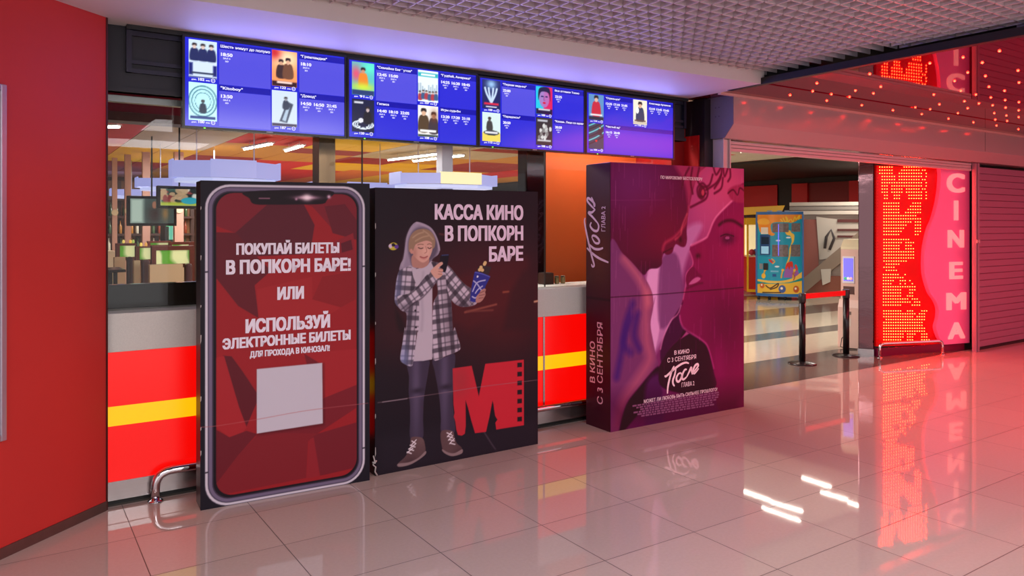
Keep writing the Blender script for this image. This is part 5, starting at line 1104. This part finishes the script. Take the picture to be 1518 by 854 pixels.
# bar shelving, columns and the bottle fridge
sh = thing('back_bar', 'amber brown back bar panel with dark uprights behind the booths', 'bar shelf', (ony(220, 340, 19)[0], 19.2, 0))
bl_, br_ = ony(*K(-30, 300), 19)[0], ony(*K(760, 300), 19)[0]
MB().box(bl_, br_, 19.3, 19.4, 0, 2.6).build('back_panel', mat('amber_brown_panel', (110, 66, 26), .4, noise=.5, nscale=2.5), sh)
for z, lb in ((.95, 'lowest long dark shelf of bottles behind the cafe booths'), (1.35, 'second long dark shelf of bottles up the cafe back bar'), (1.75, 'third long dark shelf of bottles up the cafe back bar'), (2.15, 'top empty dark shelf of the cafe back bar')):
    MB().box(bl_, br_, 19.0, 19.261, z, z + .05).build('bar_shelf', mat('dark_shelf', (56, 28, 20), .4), None, lb, cat='shelf', group='back bar shelves')
for x in np.linspace(bl_, br_, 6): MB().box(x - .04, x + .04, 19.26, 19.3, 0, 2.6).build('upright', mat('dark_shelf'), sh)
bt0 = None; kb = 0
for z, n_ in ((1.0, 15), (1.4, 15), (1.8, 12)):
    for k in range(n_):
        x = bl_ + .12 + (br_ - bl_ - .24) * (k + rng.uniform(.36, .64)) / n_
        c_ = [(170, 110, 40), (60, 80, 50), (200, 190, 170), (120, 50, 30)][int(rng.integers(0, 4))]; nm = 'bottle_glass_%d%d%d' % c_
        if bt0 is None:
            bt0 = {}
        if c_ not in bt0:
            m = MB(); m.lathe([(.036, 0), (.038, .01), (.038, .17), (.014, .22), (.013, .29), (.015, .295)], (x, 19.12, z), 10); o = m.build('bottle', mat(nm, c_, .2), None); bt0[c_] = o
        else: o = bt0[c_].copy(); COL.objects.link(o); o.location = (x, 19.12, z)
        o.location.z = z; tag(o, 'small bottle standing on the lit back bar shelf', 'bottle', 'bottles on the back bar')
CM = mat('pinkish_wood_column', (208, 160, 144), .35, noise=.08, nscale=4)
for k, (a, b, y, top) in enumerate(((65, 108, 16.5, 85), (172, 224, 15.6, 60), (322, 386, 14.9, 60), (592, 668, 14.6, 60))):
    xl, xr = ony(*K(a, 300), y)[0], ony(*K(b, 300), y)[0]
    m = MB(); m.box(xl, xr, y, y + (xr - xl), 0, 2.90); o = m.build('square_column', CM, None, ['pinkish square column in the cafe nearest the red wall', 'pinkish square column in the cafe, second from the red wall', 'pinkish square column in the cafe just left of the bottle fridge', 'pinkish square column in the cafe just right of the bottle fridge'][k], cat='column', group='pinkish cafe columns')
    zc = ony(*K((a + b) / 2, 143 if k == 0 else 130 if k == 1 else 160 if k == 2 else 120), y)[2]
    m = MB(); m.lathe([(.06, 0), (.06, .02)], (0, 0, 0), 16, xf=lambda u, v, w, xl=xl, xr=xr, y=y, zc=zc: ((xl + xr) / 2 + u, y - w, zc + v)); m.build('round_emblem', mat('pale_emblem', (226, 206, 170), .4), o)
fg = thing('bottle_fridge', 'dark bottle fridge with green lit header between the cafe columns', 'fridge', (ony(*K(555, 300), 17)[0], 17.3, 0))
xl, xr = ony(*K(512, 300), 17)[0], ony(*K(598, 300), 17)[0]; z0, z1, z2 = ony(*K(550, 372), 17)[2], ony(*K(550, 268), 17)[2], ony(*K(550, 226), 17)[2]
MB().box(xl, xr, 17.02, 17.6, 0, z2).build('cabinet', mat('fridge_black', (24, 28, 30), .4), fg)
MB().box(xl + .02, xr - .02, 17.0, 17.02, z1 + .02, z2 - .01).build('lit_header', mat('green_header', (60, 180, 110), .3, emit=(90, 225, 150), strength=.9), fg, label='green lit header')
MB().box(xl + .04, xr - .04, 17.006, 17.02, .2, z1).build('glass_door', mat('teal_glowing_glass', (20, 60, 56), .08, emit=(20, 90, 80), strength=.25), fg)  # door glass emits faintly to imitate light inside the fridge
m = MB()
for z in (z0 + .0, z0 + (z1 - z0) * .35, z0 + (z1 - z0) * .68):
    for k in range(5): m.box(xl + .07 + k * (xr - xl - .14) / 5, xl + .11 + k * (xr - xl - .14) / 5, 17.0, 17.008, z, z + .14)
m.build('bottle_row', mat('pale_glowing_bottles', (190, 220, 210), .3, emit=(150, 210, 190), strength=.35), fg)  # bottles emit too, standing in for the fridge's inner light
# hanging television sets
def tvset(label, px0, px1, py0, py1, y, kind):
    a, b = ony(px0, py0, y), ony(px1, py0, y); zt = a[2]; zb_ = ony(px0, py1, y)[2]
    t = thing('television', label, 'television', ((a[0] + b[0]) / 2, y + .05, zb_), 'televisions in the cafe')
    MB().box(a[0], b[0], y, y + .10, zb_, zt).build('casing', mat('tv_black', (20, 18, 20), .3), t, bevel=.006)
    m = MB(); m.box((a[0] + b[0]) / 2 - .01, (a[0] + b[0]) / 2 + .01, y + .05, y + .07, zt, 2.90); m.build('ceiling_pole', mat('tv_black'), t)
    P = Print(b[0] - a[0] - .08, zt - zb_ - .08, 60, 36, (70, 84, 80)); w_, h_ = P.w, P.h
    if kind == 0:
        P.rect(0, w_ * .3, 0, h_, (190, 205, 190), .06); P.blob(w_ * .55, h_ * .35, w_ * .16, h_ * .4, (60, 40, 36)); P.blob(w_ * .55, h_ * .75, w_ * .06, h_ * .16, (170, 110, 86), hard=3); P.blob(w_ * .8, h_ * .4, w_ * .08, h_ * .3, (150, 110, 60))
    else:
        P.c[:] = (196, 205, 180); R_ = random.Random(3)
        for k in range(46): P.blob(R_.uniform(0, w_), R_.uniform(h_ * .2, h_), R_.uniform(.03, .10), R_.uniform(.02, .07), R_.choice([(30, 40, 40), (235, 235, 225), (210, 170, 130), (60, 90, 80), (150, 60, 60)]), .9, hard=3)
        P.rect(0, w_, 0, h_ * .2, (190, 200, 60), .03); P.blob(w_ * .75, h_ * .3, .12, .05, (40, 170, 190), hard=3)
    P.build('picture', lambda x, z: (a[0] + .04 + x, y - .002, zb_ + .04 + z), art_mat('television_picture', .2, .9), t)
tvset('hanging television showing a dim grey picture, nearer the red wall', 188.5, 262, 290, 335, 12.2, 0)
tvset('hanging television showing a crowded bright picture beside the phone display', 233, 300, 275, 309, 10.9, 1)

# ring lights built round the hall columns
RINGM = mat('glowing_ring_light', (120, 120, 150), .4, emit=(176, 180, 250), strength=.8); RINGB = mat('glowing_ring_base', (120, 120, 150), .4, emit=(206, 210, 255), strength=.9)
def ring(label, px0, px1, pyt, pyb, y, column=False, warm=False):
    R = (ony(px1, pyt, y)[0] - ony(px0, pyt, y)[0]) / 2; a, b = ony(px0, pyt, y + .9 * R), ony(px1, pyt, y + .9 * R); zb_ = ony((px0 + px1) / 2, pyb, y)[2]
    zt = ony((px0 + px1) / 2, pyt, y)[2]; cx = (a[0] + b[0]) / 2; R = (b[0] - a[0]) / 2
    t = thing('ring_light', label, 'ceiling light', (cx, y, zb_), 'white ring lights in the hall')
    n = 8; pts = []
    for k in range(n):
        an = 2 * PI * (k + .5) / n; r_ = R * (1.0 if k % 2 else 1.02); pts.append((cx + r_ * math.cos(an), y + R * .9 + .62 * r_ * math.sin(an)))
    for k in range(n):
        p, q = np.array(pts[k]), np.array(pts[(k + 1) % n]); e = (q - p) / np.linalg.norm(q - p); nn = np.array([-e[1], e[0]]) * .02
        m = MB(); dz = .02 if k % 2 else 0
        m.add([(*p, zb_), (*q, zb_), (*q, zt + dz), (*p, zt + dz), (*(p + nn), zb_), (*(q + nn), zb_), (*(q + nn), zt + dz), (*(p + nn), zt + dz)], [(0, 1, 2, 3), (7, 6, 5, 4), (0, 4, 5, 1), (3, 2, 6, 7), (0, 3, 7, 4), (1, 5, 6, 2)])
        m.build('shade_panel', mat('glowing_cream_panel', (150, 140, 110), .4, emit=(255, 240, 186), strength=1.0) if warm and k == 5 else RINGM, t)
    m = MB(); inner = [(cx + (u - cx) * .9, y + R * .9 + (v - y - R * .9) * .9) for u, v in pts]
    m.prism(inner, lambda u, v, w_: (u, v, w_), zb_ - .05, zb_ - .005); m.build('diffuser', RINGB, t)
    m = MB(); m.tube([(cx - R * .5, y + R * .9, zt - .02), (cx - R * .5, y + R * .9, 2.90)], .008, 6); m.tube([(cx + R * .5, y + R * .9, zt - .02), (cx + R * .5, y + R * .9, 2.90)], .008, 6)
    m.box(cx - R * .7, cx + R * .7, y + R * .9 - .02, y + R * .9 + .02, zb_, zb_ + .03)
    m.build('hanger', mat('pale_hanger', (220, 216, 220), .4), t)
    if column: MB().box(cx - .09, cx + .09, y + R * .9 - .09, y + R * .9 + .09, 0, 2.90).build('hall_column', mat('silver_column', (130, 128, 140), .3, .9), None, 'slim silver column carrying the ring light over the boy display', cat='column')
ring('white ring light above the phone display, largest beside the red wall', 247, 418, 236, 261, 9.6)
ring('white ring light hanging just below and behind the largest one', 196, 356, 263, 276, 12.6)
ring('white ring light third in the row, above the televisions', 158, 300, 280, 289, 16.2)
ring('farthest white ring light, low behind the red wall edge', 120, 262, 291, 297, 20.0)
ring('white ring light with one cream panel over the boy display', 582, 735, 254, 270, 9.2, True, True)
ring('white ring light just over the gap between phone and boy displays', 452, 600, 270, 281, 10.6)
# fluorescent tubes on the hall ceiling
TUBE = mat('white_fluorescent_tube', (255, 250, 240), .4, emit=(255, 246, 228), strength=28)
def batten(p, q, label):
    p, q = np.array(p), np.array(q); p[2] = q[2] = 2.80; e = (q - p); L = np.linalg.norm(e); e /= L
    t = thing('fluorescent_light', label, 'ceiling light', (p + q) / 2, 'fluorescent lights in the hall')
    n_ = np.array([-e[1], e[0], 0])
    MB().add([p + n_ * s_ * .05 + np.array([0, 0, z]) for z in (.012, .035) for s_ in (-1, 1)] + [q + n_ * s_ * .05 + np.array([0, 0, z]) for z in (.012, .035) for s_ in (-1, 1)], [(0, 1, 5, 4), (2, 6, 7, 3), (0, 4, 6, 2), (1, 3, 7, 5), (0, 2, 3, 1), (4, 5, 7, 6)]).build('batten', mat('white_batten', (230, 226, 220), .4), t)
    MB().tube([p, q], .015, 8).build('tube', TUBE, t)
    top = 2.838 if max(p[0], q[0]) > 12.55 else 2.899
    for f_ in (.2, .8): MB().tube([p + (q - p) * f_ + np.array([0, 0, .034]), np.array([*(p + (q - p) * f_)[:2], top])], .004, 6).build('hanger', mat('white_batten'), t)
for k, (a, b) in enumerate((((576, 237.5), (649, 228.6)), ((613, 239.2), (687, 230.8)), ((362, 221.5), (403, 213.5)), ((423.5, 224), (449, 216.5)), ((140, 189), (177, 188)))):
    batten(onz(*a, 2.80), onz(*b, 2.80), ['fluorescent light above the boy display, nearer one of the pair', 'fluorescent light above the boy display, farther one of the pair', 'fluorescent light on the striped ceiling above the phone display, left one', 'fluorescent light on the striped ceiling above the phone display, right one', 'fluorescent light half hidden by the red wall edge'][k])
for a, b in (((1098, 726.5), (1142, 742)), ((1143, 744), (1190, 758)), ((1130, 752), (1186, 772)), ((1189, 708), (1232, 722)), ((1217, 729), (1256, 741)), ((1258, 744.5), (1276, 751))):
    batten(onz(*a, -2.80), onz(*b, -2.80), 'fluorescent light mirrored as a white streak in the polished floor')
